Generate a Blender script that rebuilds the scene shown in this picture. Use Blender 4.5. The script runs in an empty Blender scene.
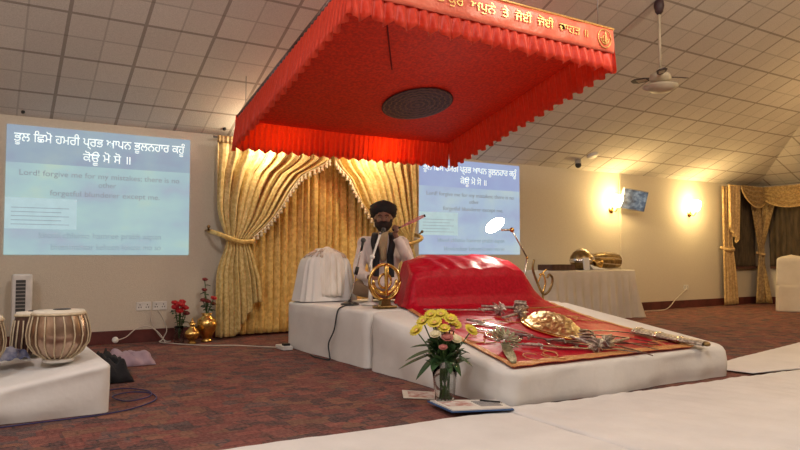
import bpy, bmesh, math, random
from mathutils import Vector, Matrix, noise
PI=math.pi; sin=math.sin; cos=math.cos
random.seed(7)
S=bpy.context.scene; COL=S.collection
WY=8.446; EAVE=2.54; SL=.435          # back wall, eave height, ceiling pitch

# ------------------------------------------------------------ materials
def mat(name,col,rough=.7,metal=0,col2=None,scale=8,detail=4,bump=0,bscale=None,emit=0,ecol=None,trans=0,spec=.5,stretch=None,sheen=0,ior=1.45,sss=0):
    m=bpy.data.materials.new(name); m.use_nodes=True; nt=m.node_tree; N=nt.nodes; L=nt.links
    b=N['Principled BSDF']; b.inputs['Base Color'].default_value=(*col,1); b.inputs['Roughness'].default_value=rough
    b.inputs['Metallic'].default_value=metal; b.inputs['Specular IOR Level'].default_value=spec; b.inputs['IOR'].default_value=ior
    if trans: b.inputs['Transmission Weight'].default_value=trans
    if sheen: b.inputs['Sheen Weight'].default_value=sheen
    if sss: b.inputs['Subsurface Weight'].default_value=sss
    if emit: b.inputs['Emission Strength'].default_value=emit; b.inputs['Emission Color'].default_value=(*(ecol or col),1)
    tc=N.new('ShaderNodeTexCoord'); mp=N.new('ShaderNodeMapping'); L.new(tc.outputs['Object'],mp.inputs['Vector'])
    if stretch: mp.inputs['Scale'].default_value=stretch
    nz=N.new('ShaderNodeTexNoise'); nz.inputs['Scale'].default_value=scale; nz.inputs['Detail'].default_value=detail
    L.new(mp.outputs[0],nz.inputs['Vector'])
    c2=col2 or tuple(c*.8 for c in col)
    r=N.new('ShaderNodeValToRGB'); r.color_ramp.elements[0].position=.35; r.color_ramp.elements[1].position=.65
    r.color_ramp.elements[0].color=(*c2,1); r.color_ramp.elements[1].color=(*col,1)
    L.new(nz.outputs['Fac'],r.inputs['Fac']); L.new(r.outputs['Color'],b.inputs['Base Color'])
    if bump:
        n2=N.new('ShaderNodeTexNoise'); n2.inputs['Scale'].default_value=bscale or scale*3; n2.inputs['Detail'].default_value=3
        L.new(mp.outputs[0],n2.inputs['Vector'])
        bp=N.new('ShaderNodeBump'); bp.inputs['Strength'].default_value=bump; bp.inputs['Distance'].default_value=.02
        L.new(n2.outputs['Fac'],bp.inputs['Height']); L.new(bp.outputs['Normal'],b.inputs['Normal'])
    m['ramp']=r.name
    return m
def math_n(nt,op,a,b=None,c=None):
    n=nt.nodes.new('ShaderNodeMath'); n.operation=op
    for i,v in enumerate((a,b,c)):
        if v is None: continue
        if isinstance(v,(int,float)): n.inputs[i].default_value=v
        else: nt.links.new(v,n.inputs[i])
    return n.outputs[0]
def mixc(nt,f,a,b,mode='MIX'):
    n=nt.nodes.new('ShaderNodeMix'); n.data_type='RGBA'; n.blend_type=mode
    for idx,v in ((0,f),(6,a),(7,b)):
        if isinstance(v,(int,float)): n.inputs[idx].default_value=v
        elif isinstance(v,tuple): n.inputs[idx].default_value=(*v,1)
        else: nt.links.new(v,n.inputs[idx])
    return n.outputs[2]
def gridline(nt,co,x0,p,w):            # 1 on the line
    t=math_n(nt,'SUBTRACT',co,x0-p*.5); t=math_n(nt,'DIVIDE',t,p); t=math_n(nt,'FRACT',t)
    t=math_n(nt,'SUBTRACT',t,.5); t=math_n(nt,'ABSOLUTE',t); return math_n(nt,'LESS_THAN',t,w/p*.5)
def ceiling_mat(name,ux,uy,vx,vy,u0,v0):    # u runs along the eave, v across it, both horizontal
    m=mat(name,(.66,.60,.54),.9,col2=(.56,.51,.455),scale=90,detail=3,bump=.5,bscale=120)
    nt=m.node_tree; N=nt.nodes; L=nt.links; b=N['Principled BSDF']
    tc=N.new('ShaderNodeTexCoord'); sp=N.new('ShaderNodeSeparateXYZ'); L.new(tc.outputs['Object'],sp.inputs[0])
    x,y=sp.outputs[0],sp.outputs[1]
    u=math_n(nt,'ADD',math_n(nt,'MULTIPLY',x,ux),math_n(nt,'MULTIPLY',y,uy))
    v=math_n(nt,'ADD',math_n(nt,'MULTIPLY',x,vx),math_n(nt,'MULTIPLY',y,vy))
    str_=math_n(nt,'MAXIMUM',gridline(nt,u,u0,.67,.034),gridline(nt,v,v0,.60,.028))
    weak=math_n(nt,'MAXIMUM',gridline(nt,u,u0+.335,.67,.018),gridline(nt,v,v0+.30,.60,.018))
    # every tile a slightly different tone
    vt=N.new('ShaderNodeCombineXYZ'); L.new(math_n(nt,'FLOOR',math_n(nt,'DIVIDE',math_n(nt,'SUBTRACT',u,u0),.335)),vt.inputs[0])
    L.new(math_n(nt,'FLOOR',math_n(nt,'DIVIDE',math_n(nt,'SUBTRACT',v,v0),.30)),vt.inputs[1])
    wn=N.new('ShaderNodeTexWhiteNoise'); L.new(vt.outputs[0],wn.inputs['Vector'])
    tone=math_n(nt,'MULTIPLY_ADD',wn.outputs['Value'],.10,.92)
    base=N[m['ramp']].outputs['Color']
    cc=N.new('ShaderNodeCombineXYZ'); [L.new(tone,cc.inputs[i]) for i in range(3)]
    base=mixc(nt,1.0,base,cc.outputs[0],'MULTIPLY')
    c=mixc(nt,math_n(nt,'MULTIPLY',weak,.38),base,(.22,.19,.15)); c=mixc(nt,math_n(nt,'MULTIPLY',str_,.62),c,(.16,.12,.09))
    L.new(c,b.inputs['Base Color']); return m
def carpet_mat():
    m=mat('carpet',(.3,.12,.10),.95,bump=.6,scale=60,bscale=150); nt=m.node_tree; N=nt.nodes; L=nt.links; b=N['Principled BSDF']
    tc=N.new('ShaderNodeTexCoord'); mp=N.new('ShaderNodeMapping'); L.new(tc.outputs['Object'],mp.inputs[0]); mp.inputs['Rotation'].default_value=(0,0,0)
    br=N.new('ShaderNodeTexBrick'); L.new(mp.outputs[0],br.inputs['Vector']); br.inputs['Scale'].default_value=1; br.offset=.5
    br.inputs['Brick Width'].default_value=.15; br.inputs['Row Height'].default_value=.085; br.inputs['Mortar Size'].default_value=.008; br.inputs['Bias'].default_value=-.1
    br.inputs['Color1'].default_value=(.30,.085,.065,1); br.inputs['Color2'].default_value=(.030,.014,.020,1); br.inputs['Mortar'].default_value=(.015,.012,.016,1)
    vo=N.new('ShaderNodeTexVoronoi'); vo.inputs['Scale'].default_value=8.5; vo.distance='CHEBYCHEV'; L.new(mp.outputs[0],vo.inputs['Vector'])
    rp=N.new('ShaderNodeValToRGB'); e=rp.color_ramp; e.interpolation='CONSTANT'
    e.elements[0].color=(.19,.04,.034,1); e.elements[1].position=.3; e.elements[1].color=(.025,.016,.026,1)
    for p,c in ((.45,(.22,.10,.055)),(.6,(.08,.028,.026)),(.75,(.07,.06,.065)),(.87,(.24,.07,.055))):
        q=e.elements.new(p); q.color=(*c,1)
    sp=N.new('ShaderNodeSeparateColor'); L.new(vo.outputs['Color'],sp.inputs[0]); L.new(sp.outputs[0],rp.inputs['Fac'])
    c=mixc(nt,.60,br.outputs['Color'],rp.outputs['Color'])
    nz=N.new('ShaderNodeTexNoise'); nz.inputs['Scale'].default_value=48; L.new(mp.outputs[0],nz.inputs['Vector'])
    nz.inputs['Detail'].default_value=6; c=mixc(nt,.17,c,mixc(nt,math_n(nt,'MULTIPLY_ADD',nz.outputs['Fac'],3,-1),(.02,.015,.02),(.62,.36,.28)))
    L.new(c,b.inputs['Base Color']); return m
def brocade(name,col,col2,scale=22,rough=.5,emit=0):
    m=mat(name,col,rough,col2=col2,scale=scale,detail=2,bump=.25,sheen=.15)
    e=m.node_tree.nodes[m['ramp']].color_ramp.elements; e[0].position=.45; e[1].position=.55
    return m
M={}
M['wall']=mat('wall_plaster',(.64,.575,.47),.85,col2=(.61,.545,.445),scale=40,bump=.25,bscale=90)
M['skirt']=mat('dark_red_wood',(.14,.035,.03),.5,col2=(.08,.02,.018),scale=6)
M['ceil_back']=ceiling_mat('ceiling_tile_back',1,0,0,1,.70,8.02)
M['ceil_hip']=ceiling_mat('ceiling_tile_hip',0,1,1,0,8.446-.3,14.569-.426)
M['carpet']=carpet_mat()
M['sheet']=mat('white_floor_cloth',(.74,.715,.70),.85,col2=(.68,.655,.64),scale=3,bump=.35,bscale=22)
M['cotton']=mat('white_cotton',(.76,.74,.715),.85,col2=(.70,.68,.655),scale=3,bump=.3,bscale=7)
M['cotton_cream']=mat('cream_cotton',(.68,.62,.53),.8,col2=(.60,.54,.45),scale=3,bump=.2,bscale=9)
M['sheer']=mat('sheer_white',(.84,.80,.74),.7,col2=(.72,.66,.58),scale=7,bump=.3,stretch=(3,3,.5))
M['gold_curt']=brocade('gold_brocade',(.72,.57,.25),(.58,.43,.16),26,.42)
M['gold_curt2']=brocade('gold_brocade_back',(.84,.60,.20),(.68,.45,.13),20,.38)
M['bronze_curt']=brocade('bronze_brocade',(.46,.31,.13),(.30,.19,.075),22,.5)
M['cream_curt']=brocade('cream_brocade',(.66,.45,.20),(.52,.33,.13),22,.5)
M['net']=mat('brown_net',(.11,.075,.04),.8,col2=(.05,.035,.02),scale=18,stretch=(1,1,.2))
M['tassel']=mat('cream_tassel',(.80,.68,.48),.7)
M['canopy']=mat('red_canopy_cloth',(.82,.040,.010),.6,col2=(.58,.022,.008),scale=34,detail=2,bump=.3,bscale=9)
M['frill']=mat('red_frill_cloth',(.86,.085,.035),.42,col2=(.76,.06,.025),scale=30,sheen=.2)
nt=M['frill'].node_tree; tr=nt.nodes.new('ShaderNodeBsdfTranslucent'); tr.inputs[0].default_value=(1,.22,.05,1); ms=nt.nodes.new('ShaderNodeMixShader'); ms.inputs[0].default_value=.38
nt.links.new(nt.nodes['Principled BSDF'].outputs[0],ms.inputs[1]); nt.links.new(tr.outputs[0],ms.inputs[2]); nt.links.new(ms.outputs[0],nt.nodes['Material Output'].inputs[0])
M['band']=mat('coral_satin_band',(.86,.20,.12),.38,col2=(.78,.14,.08),scale=10,bump=.7,bscale=7,sheen=.2)
M['goldtxt']=mat('gold_embroidery',(.85,.62,.25),.35,.6,col2=(.7,.45,.15),scale=50)
M['goldtrim']=mat('gold_trim',(.85,.55,.22),.4,.5,col2=(.65,.36,.12),scale=60)
M['cord']=mat('dark_red_cord',(.18,.01,.01),.8)
M['wire']=mat('steel_wire',(.3,.28,.26),.4,.8)
M['velvet']=mat('crimson_satin',(.50,.004,.024),.46,col2=(.36,.002,.014),scale=40,bump=.35,bscale=12,spec=.22)
M['border']=mat('gold_border',(.72,.40,.16),.5,.25,col2=(.55,.22,.08),scale=70,bump=.4)
M['silver']=mat('silver',(.80,.77,.74),.22,1,col2=(.6,.56,.52),scale=30)
M['silverd']=mat('engraved_silver',(.72,.66,.60),.35,.9,col2=(.30,.25,.22),scale=45,bump=.8)
M['steel']=mat('dark_steel',(.30,.22,.20),.3,.9,col2=(.14,.10,.10),scale=30)
M['brass']=mat('polished_brass',(.80,.52,.16),.25,1,col2=(.55,.34,.10),scale=14,bump=.15)
M['brassE']=mat('embossed_brass',(.88,.70,.36),.33,1,col2=(.55,.38,.16),scale=26,bump=1,bscale=26)
M['darkbrass']=mat('dark_brass',(.36,.24,.10),.35,.9,col2=(.18,.12,.05),scale=14)
M['black']=mat('black_plastic',(.015,.014,.014),.45)
M['blackcloth']=mat('black_cloth',(.018,.016,.02),.9,col2=(.01,.01,.012),bump=.4)
M['lilac']=mat('lilac_cloth',(.42,.31,.36),.9,col2=(.36,.25,.30),bump=.3)
M['bluec']=mat('blue_cloth',(.10,.12,.25),.9,col2=(.45,.45,.55),scale=16)
M['whitep']=mat('white_plastic',(.78,.76,.72),.4)
M['greyp']=mat('grey_plastic',(.35,.33,.31),.5)
M['darkgrille']=mat('dark_grille',(.06,.06,.06),.6)
M['chrome']=mat('worn_chrome',(.72,.68,.64),.25,.9)
M['skin']=mat('brown_skin',(.20,.095,.06),.55,col2=(.18,.08,.05),scale=20)
M['beard']=mat('dark_beard',(.03,.02,.017),.9,bump=.5,scale=60)
M['turban']=mat('black_turban_cloth',(.017,.012,.013),.8,col2=(.01,.008,.009),scale=20,bump=.4)
M['kurta']=mat('pale_lilac_kurta',(.66,.57,.53),.85,col2=(.58,.50,.47),scale=12,bump=.4,bscale=14)
M['shirt']=mat('tan_shirt',(.42,.31,.18),.85)
M['trouser']=mat('brown_trousers',(.20,.13,.08),.85)
M['lip']=mat('lip',(.16,.05,.04),.5)
M['eye']=mat('eye_white',(.22,.18,.16),.3)
M['pink']=mat('pink_whisk_hair',(.62,.26,.24),.7,col2=(.5,.16,.17),scale=30,stretch=(1,8,8))
M['leaf']=mat('leaf_green',(.035,.10,.025),.55,col2=(.02,.06,.018),scale=12)
M['stem']=mat('stem_green',(.07,.15,.04),.5)
M['yellow']=mat('yellow_petals',(.80,.66,.05),.6,col2=(.70,.58,.10),scale=30)
M['cream']=mat('cream_petals',(.78,.70,.45),.6)
M['blush']=mat('dusty_pink_petals',(.48,.16,.14),.6)
M['redp']=mat('red_petals',(.50,.006,.015),.55,col2=(.30,.004,.01),scale=40)
M['dred']=mat('dark_red_petals',(.22,.02,.02),.6,col2=(.12,.01,.012),scale=40)
M['water']=mat('clear_glass',(.86,.93,.88),.04,trans=.93,ior=1.12)
M['glass']=mat('vase_glass',(.97,.99,.98),.03,trans=1,ior=1.3)
M['paper']=mat('paper',(.74,.70,.64),.7,col2=(.68,.64,.58),scale=20)
M['paperpr']=mat('printed_paper',(.74,.68,.64),.6,col2=(.46,.20,.16),scale=18)
M['bluebd']=mat('blue_board',(.05,.12,.30),.6)
M['ink']=mat('ink_grey',(.28,.27,.28),.8)
M['drumskin']=mat('drum_skin',(.80,.74,.62),.7,col2=(.72,.65,.52),scale=12)
M['strap']=mat('rawhide_strap',(.62,.52,.36),.7,col2=(.5,.4,.26),scale=30)
M['drumbody']=mat('bayan_metal',(.50,.36,.27),.28,.9,col2=(.30,.19,.14),scale=8)
M['wooddk']=mat('dark_wood',(.10,.045,.03),.4,col2=(.05,.02,.015),scale=12,stretch=(1,1,.2))
M['tyajur']=mat('black_patch',(.02,.02,.02),.5)
M['cable_b']=mat('blue_cable',(.03,.03,.13),.6)
M['cable_k']=mat('dark_cable',(.02,.03,.035),.6)
M['cable_w']=mat('white_cable',(.62,.55,.48),.6)
M['fanw']=mat('fan_cream',(.55,.48,.36),.5)
M['fand']=mat('fan_dark',(.05,.025,.03),.5)
M['lampglow']=mat('lamp_glow',(1,.93,.8),.5,emit=30,ecol=(1,.90,.72))
M['sconceglow']=mat('sconce_glow',(1,.8,.45),.5,emit=40,ecol=(1,.72,.32))
M['frame']=mat('window_frame_wood',(.12,.05,.035),.5)
M['pane']=mat('night_pane',(.02,.02,.02),.08)

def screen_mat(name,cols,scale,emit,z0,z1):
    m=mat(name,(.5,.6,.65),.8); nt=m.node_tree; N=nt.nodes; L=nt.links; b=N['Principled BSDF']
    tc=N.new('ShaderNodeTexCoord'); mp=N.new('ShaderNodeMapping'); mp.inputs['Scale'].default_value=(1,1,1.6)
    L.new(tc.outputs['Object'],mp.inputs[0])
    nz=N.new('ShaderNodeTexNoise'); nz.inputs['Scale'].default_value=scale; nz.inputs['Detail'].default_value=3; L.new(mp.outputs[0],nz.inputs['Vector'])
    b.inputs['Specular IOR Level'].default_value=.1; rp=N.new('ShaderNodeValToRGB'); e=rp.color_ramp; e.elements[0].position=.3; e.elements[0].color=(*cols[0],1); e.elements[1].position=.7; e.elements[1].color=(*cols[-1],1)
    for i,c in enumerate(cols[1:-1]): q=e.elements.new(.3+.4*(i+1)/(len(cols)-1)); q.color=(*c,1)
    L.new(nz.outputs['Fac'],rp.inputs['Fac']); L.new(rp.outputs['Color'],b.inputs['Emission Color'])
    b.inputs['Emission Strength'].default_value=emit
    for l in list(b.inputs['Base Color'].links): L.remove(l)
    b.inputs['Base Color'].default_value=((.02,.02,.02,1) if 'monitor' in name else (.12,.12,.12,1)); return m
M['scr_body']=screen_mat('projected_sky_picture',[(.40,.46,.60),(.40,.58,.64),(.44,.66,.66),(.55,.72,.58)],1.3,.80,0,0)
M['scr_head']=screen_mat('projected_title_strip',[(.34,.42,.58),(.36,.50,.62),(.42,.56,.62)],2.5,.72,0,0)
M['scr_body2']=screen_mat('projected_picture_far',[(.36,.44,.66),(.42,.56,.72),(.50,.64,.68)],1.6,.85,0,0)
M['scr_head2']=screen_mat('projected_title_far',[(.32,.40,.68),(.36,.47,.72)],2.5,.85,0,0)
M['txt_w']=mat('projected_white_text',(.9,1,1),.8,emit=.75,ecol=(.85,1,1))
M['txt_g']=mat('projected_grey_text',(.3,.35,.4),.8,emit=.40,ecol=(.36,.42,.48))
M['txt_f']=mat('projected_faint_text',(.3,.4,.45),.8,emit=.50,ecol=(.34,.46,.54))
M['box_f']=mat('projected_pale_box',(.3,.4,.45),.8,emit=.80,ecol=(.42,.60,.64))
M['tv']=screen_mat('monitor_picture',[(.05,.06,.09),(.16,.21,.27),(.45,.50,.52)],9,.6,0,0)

def medallion_mat():
    m=mat('medallion_embroidery',(.3,.25,.1),.5); nt=m.node_tree; N=nt.nodes; L=nt.links; b=N['Principled BSDF']
    tc=N.new('ShaderNodeTexCoord'); sp=N.new('ShaderNodeSeparateXYZ'); L.new(tc.outputs['Object'],sp.inputs[0])
    x,y=sp.outputs[0],sp.outputs[1]
    r=math_n(nt,'SQRT',math_n(nt,'ADD',math_n(nt,'MULTIPLY',x,x),math_n(nt,'MULTIPLY',y,y)))
    a=math_n(nt,'ARCTAN2',y,x)
    pet=math_n(nt,'SINE',math_n(nt,'MULTIPLY',a,22)); rr=math_n(nt,'ADD',r,math_n(nt,'MULTIPLY',pet,.008))
    w=math_n(nt,'SINE',math_n(nt,'MULTIPLY',rr,105))
    w2=math_n(nt,'GREATER_THAN',w,.72)
    nz=N.new('ShaderNodeTexVoronoi'); nz.inputs['Scale'].default_value=26; L.new(tc.outputs['Object'],nz.inputs['Vector'])
    c=mixc(nt,nz.outputs['Distance'],(.008,.008,.022),(.12,.07,.10)); c=mixc(nt,math_n(nt,'MULTIPLY',w2,.6),c,(.26,.15,.08))
    L.new(c,b.inputs['Base Color']); return m
M['medal']=medallion_mat()

# ------------------------------------------------------------ geometry helpers
BM=bmesh.new
ROOT={}
def finish(name,bm,m,parent=None,local=False,smooth=True,solid=0,sub=0,auto=None,label=None,norm=True):
    me=bpy.data.meshes.new(name)
    if not local and parent is not None:
        p=parent
        while p.name not in ROOT: p=p.parent
        bm.transform(ROOT[p.name].inverted())
    bmesh.ops.recalc_face_normals(bm,faces=bm.faces) if (not solid and norm) else None
    bm.to_mesh(me); bm.free()
    for f in me.polygons: f.use_smooth=smooth
    if smooth and auto: 
        try: me.set_sharp_from_angle(angle=math.radians(auto))
        except Exception: pass
    me.materials.append(M[m] if isinstance(m,str) else m)
    o=bpy.data.objects.new(name,me); COL.objects.link(o); o.parent=parent
    if solid: md=o.modifiers.new('thickness','SOLIDIFY'); md.thickness=solid; md.offset=0
    if sub: md=o.modifiers.new('smooth','SUBSURF'); md.levels=sub; md.render_levels=sub
    if label: o['label']=label
    return o
def tag(o,label,cat,group=None,kind=None):
    o['label']=label; o['category']=cat
    if group: o['group']=group
    if kind: o['kind']=kind
    return o
def thing(name,label,cat,loc=(0,0,0),rz=0,group=None,rot=None):
    o=bpy.data.objects.new(name,None); COL.objects.link(o); o.location=loc; o.empty_display_size=.05
    o.rotation_euler=rot if rot else (0,0,rz)
    ROOT[o.name]=Matrix.Translation(loc)@o.rotation_euler.to_matrix().to_4x4()
    return tag(o,label,cat,group)
def struct(name,bm,m,**k):
    o=finish(name,bm,m,**k); o['kind']='structure'; return o
def dup(o,parent=None,loc=None,rot=None,label=None,group=None):
    c=o.copy(); COL.objects.link(c)
    if parent is not None: c.parent=parent
    if loc is not None: c.location=loc
    if rot is not None: c.rotation_euler=rot
    if label: c['label']=label
    if group: c['group']=group
    for ch in list(o.children): dup(ch,c)
    return c
def box(bm,x0,x1,y0,y1,z0,z1,bev=0,M4=None):
    r=bmesh.ops.create_cube(bm,size=1); vs=r['verts']
    bmesh.ops.transform(bm,matrix=Matrix.Translation(((x0+x1)/2,(y0+y1)/2,(z0+z1)/2))@Matrix.Diagonal((x1-x0,y1-y0,z1-z0,1)),verts=vs)
    if bev:
        es=list({e for v in vs for e in v.link_edges}); g=bmesh.ops.bevel(bm,geom=es,offset=bev,segments=2,affect='EDGES',profile=.5)
        vs=list({v for f in g['faces'] for v in f.verts}|{v for v in vs if v.is_valid})
    if M4 is not None: bmesh.ops.transform(bm,matrix=M4,verts=vs)
    return bm
def grid(bm,nu,nv,fn,cu=False,cv=False):
    V=[[bm.verts.new(fn(i/(nu if cu else nu-1),j/(nv if cv else nv-1))) for j in range(nv)] for i in range(nu)]
    for i in range(nu if cu else nu-1):
        for j in range(nv if cv else nv-1):
            a,b,c,d=V[i][j],V[(i+1)%nu][j],V[(i+1)%nu][(j+1)%nv],V[i][(j+1)%nv]
            try: bm.faces.new((a,b,c,d))
            except ValueError: pass
    return V
def lathe(bm,prof,n=24,M4=None,cx=0,cy=0,sx=1,sy=1):
    rings=[]
    for r,z in prof:
        if r<1e-5: rings.append([bm.verts.new((cx,cy,z))])
        else: rings.append([bm.verts.new((cx+sx*r*cos(2*PI*k/n),cy+sy*r*sin(2*PI*k/n),z)) for k in range(n)])
    for a,b in zip(rings,rings[1:]):
        for k in range(n):
            q=[a[k%len(a)],a[(k+1)%len(a)],b[(k+1)%len(b)],b[k%len(b)]]
            u=[]; [u.append(v) for v in q if v not in u]
            if len(u)>2:
                try: bm.faces.new(u)
                except ValueError: pass
    if M4 is not None: bmesh.ops.transform(bm,matrix=M4,verts=[v for r in rings for v in r])
    return bm
def smoothpts(pts,n=6):
    P=[Vector(p) for p in pts]; out=[]
    for i in range(len(P)-1):
        a=P[max(i-1,0)];b=P[i];c=P[i+1];d=P[min(i+2,len(P)-1)]
        for k in range(n):
            t=k/n; out.append(.5*((2*b)+(c-a)*t+(2*a-5*b+4*c-d)*t*t+(3*b-a-3*c+d)*t**3))
    out.append(P[-1]); return out
def tube(bm,pts,r,n=8,cap=True,sm=0,flat=1):
    P=smoothpts(pts,sm) if sm else [Vector(p) for p in pts]
    rr=(lambda t:r) if not callable(r) else r
    up=None; rings=[]
    for i,p in enumerate(P):
        d=(P[min(i+1,len(P)-1)]-P[max(i-1,0)]).normalized()
        if up is None: up=d.orthogonal().normalized() if abs(d.z)>.95 else Vector((0,0,1))
        s=d.cross(up)
        if s.length<1e-4: s=d.orthogonal()
        s.normalize(); up=s.cross(d).normalized(); R=rr(i/(len(P)-1))
        rings.append([bm.verts.new(p+s*R*cos(2*PI*k/n)+up*R*flat*sin(2*PI*k/n)) for k in range(n)])
    for a,b in zip(rings,rings[1:]):
        for k in range(n): bm.faces.new((a[k],a[(k+1)%n],b[(k+1)%n],b[k]))
    if cap: bm.faces.new(rings[0][::-1]); bm.faces.new(rings[-1])
    return bm
def ball(bm,c,r,sx=1,sy=1,sz=1,seg=12,M4=None):
    g=bmesh.ops.create_uvsphere(bm,u_segments=seg,v_segments=max(6,seg*2//3),radius=1)
    T=Matrix.Translation(c)@(M4 if M4 is not None else Matrix.Identity(4))@Matrix.Diagonal((r*sx,r*sy,r*sz,1))
    bmesh.ops.transform(bm,matrix=T,verts=g['verts']); return bm
def poly_prism(bm,pts,h,M4=None):      # pts in xy, thickness in z
    a=[bm.verts.new((x,y,0)) for x,y in pts]; b=[bm.verts.new((x,y,h)) for x,y in pts]
    bm.faces.new(a[::-1]); bm.faces.new(b); n=len(pts)
    for i in range(n): bm.faces.new((a[i],a[(i+1)%n],b[(i+1)%n],b[i]))
    if M4 is not None: bmesh.ops.transform(bm,matrix=M4,verts=a+b)
    return bm
def text(name,s,size,m,parent,loc,rot=(PI/2,0,0),ext=.002,align='CENTER',width=None):
    cu=bpy.data.curves.new(name,'FONT'); cu.body=s; cu.size=size; cu.align_x=align; cu.extrude=ext; cu.resolution_u=4
    o=bpy.data.objects.new('tmp',cu); COL.objects.link(o); dg=bpy.context.evaluated_depsgraph_get(); dg.update()
    me=bpy.data.meshes.new_from_object(o.evaluated_get(dg)); bpy.data.objects.remove(o); bpy.data.curves.remove(cu)
    bm=BM(); bm.from_mesh(me); bpy.data.meshes.remove(me)
    if width and bm.verts:
        w=max(v.co.x for v in bm.verts)-min(v.co.x for v in bm.verts)
        bmesh.ops.transform(bm,matrix=Matrix.Diagonal((width/w,1,1,1)),verts=bm.verts)
    from mathutils import Euler
    bm.transform(Matrix.Translation(loc)@Euler(rot).to_matrix().to_4x4())
    # one part per word
    left=set(bm.verts); comps=[]
    while left:
        st=[left.pop()]; comp=set(st)
        while st:
            v=st.pop()
            for e in v.link_edges:
                q=e.other_vert(v)
                if q in left: left.discard(q); comp.add(q); st.append(q)
        comps.append((min(v.co.x for v in comp),max(v.co.x for v in comp),comp))
    comps.sort(key=lambda c:c[0]); words=[]
    for a,b,cset in comps:
        if words and a-words[-1][1]<size*.14: words[-1][1]=max(words[-1][1],b); words[-1][2]|=cset
        else: words.append([a,b,set(cset)])
    for k,(a,b,cset) in enumerate(words):
        idx={v:i for i,v in enumerate(cset)}; wb=BM(); vs=[wb.verts.new(v.co) for v in cset]
        for f in bm.faces:
            if f.verts[0] in cset: wb.faces.new([vs[idx[v]] for v in f.verts])
        o=finish(name,wb,m,parent,smooth=False,norm=False)
    bm.free(); return o
nz=lambda x,y=0,z=0:noise.noise(Vector((x,y,z)))
def lerp(a,b,t): return a+(b-a)*t
def interp(tab,x):
    if x<=tab[0][0]: return tab[0][1]
    for (a,b),(c,d) in zip(tab,tab[1:]):
        if x<=c: return lerp(b,d,(x-a)/(c-a))
    return tab[-1][1]
def sstep(a,b,x):
    t=min(1,max(0,(x-a)/(b-a))); return t*t*(3-2*t)

# ------------------------------------------------------------ room shell
XL=-3.0; YF=-8.446; CX=14.569
foot=[(XL,YF),(CX,YF),(CX,WY),(XL,WY)]
bm=BM(); poly_prism(bm,foot,.1,Matrix.Translation((0,0,-.1))); struct('floor',bm,'carpet',smooth=False)
planes=[((0,SL),EAVE+0),]
def P_back(x,y): return EAVE+SL*(WY-y)
def P_front(x,y): return EAVE+SL*(y-YF)
def P_right(x,y): return EAVE+SL*(CX-x)
PL=[P_back,P_front,P_right]
def clip(poly,f):
    out=[]
    for i in range(len(poly)):
        a=poly[i]; b=poly[(i+1)%len(poly)]; fa=f(*a); fb=f(*b)
        if fa<=1e-9: out.append(a)
        if (fa<0)!=(fb<0) and abs(fa-fb)>1e-12:
            t=fa/(fa-fb); out.append((lerp(a[0],b[0],t),lerp(a[1],b[1],t)))
    return out
bm=BM(); bms={}
ceil_bm=BM(); mats=['ceil_back','ceil_back','ceil_hip','ceil_plain','ceil_plain']
for i,p in enumerate(PL):
    pg=foot[:]
    for j,q in enumerate(PL):
        if j!=i: pg=clip(pg,lambda x,y:p(x,y)-q(x,y))
    vs=[]
    for x,y in pg:
        v=Vector((x,y,p(x,y)))
        if not vs or (vs[-1]-v).length>1e-4: vs.append(v)
    if (vs[0]-vs[-1]).length<1e-4: vs.pop()
    f=ceil_bm.faces.new([ceil_bm.verts.new(v) for v in vs]); f.material_index=[0,0,1][i]
bmesh.ops.remove_doubles(ceil_bm,verts=ceil_bm.verts,dist=1e-3)
c=struct('ceiling',ceil_bm,'ceil_back',smooth=False); c.data.materials.append(M['ceil_hip'])
md=c.modifiers.new('t','SOLIDIFY'); md.thickness=.06; md.offset=1
if c.data.polygons[0].normal.z<0: md.offset=-1
def wallseg(name,a,b,h,gable=None):
    d=(Vector(b)-Vector(a)); n=Vector((-d.y,d.x)).normalized()*.12; L=[(a[0],a[1]),(b[0],b[1])]
    bm=BM(); box(bm,0,d.length,0,.12,0,h,M4=Matrix.Translation((a[0],a[1],0))@Matrix.Rotation(math.atan2(d.y,d.x),4,'Z'))
    return struct(name,bm,'wall',smooth=False)
wallseg('wall_back',(XL,WY),(CX,WY),EAVE)
wallseg('wall_right',(CX,WY),(CX,YF),EAVE)
wallseg('wall_front',(CX,YF),(XL,YF),EAVE)
bm=BM(); poly_prism(bm,[(YF,0),(WY,0),(WY,EAVE),(0,P_back(0,0)),(YF,EAVE)],.12,Matrix.Translation((XL-.12,0,0))@Matrix(((0,0,1,0),(1,0,0,0),(0,1,0,0),(0,0,0,1))))
struct('wall_left',bm,'wall',smooth=False)
bm=BM(); box(bm,XL,CX,WY-.025,WY,0,.15,.006); struct('baseboard_back',bm,'skirt',smooth=False)
R45=Matrix.Translation((CX,WY,0))@Matrix.Rotation(-PI/2,4,'Z')   # local x along the window wall, -y into the room
bm=BM(); box(bm,0,WY-YF,-.025,0,0,.15,.006,M4=R45); struct('baseboard_right',bm,'skirt',smooth=False)
bm=BM(); box(bm,10.07,10.13,WY-.02,WY,.15,EAVE,.005); struct('trim_1',bm,'wall',smooth=False)
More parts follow.
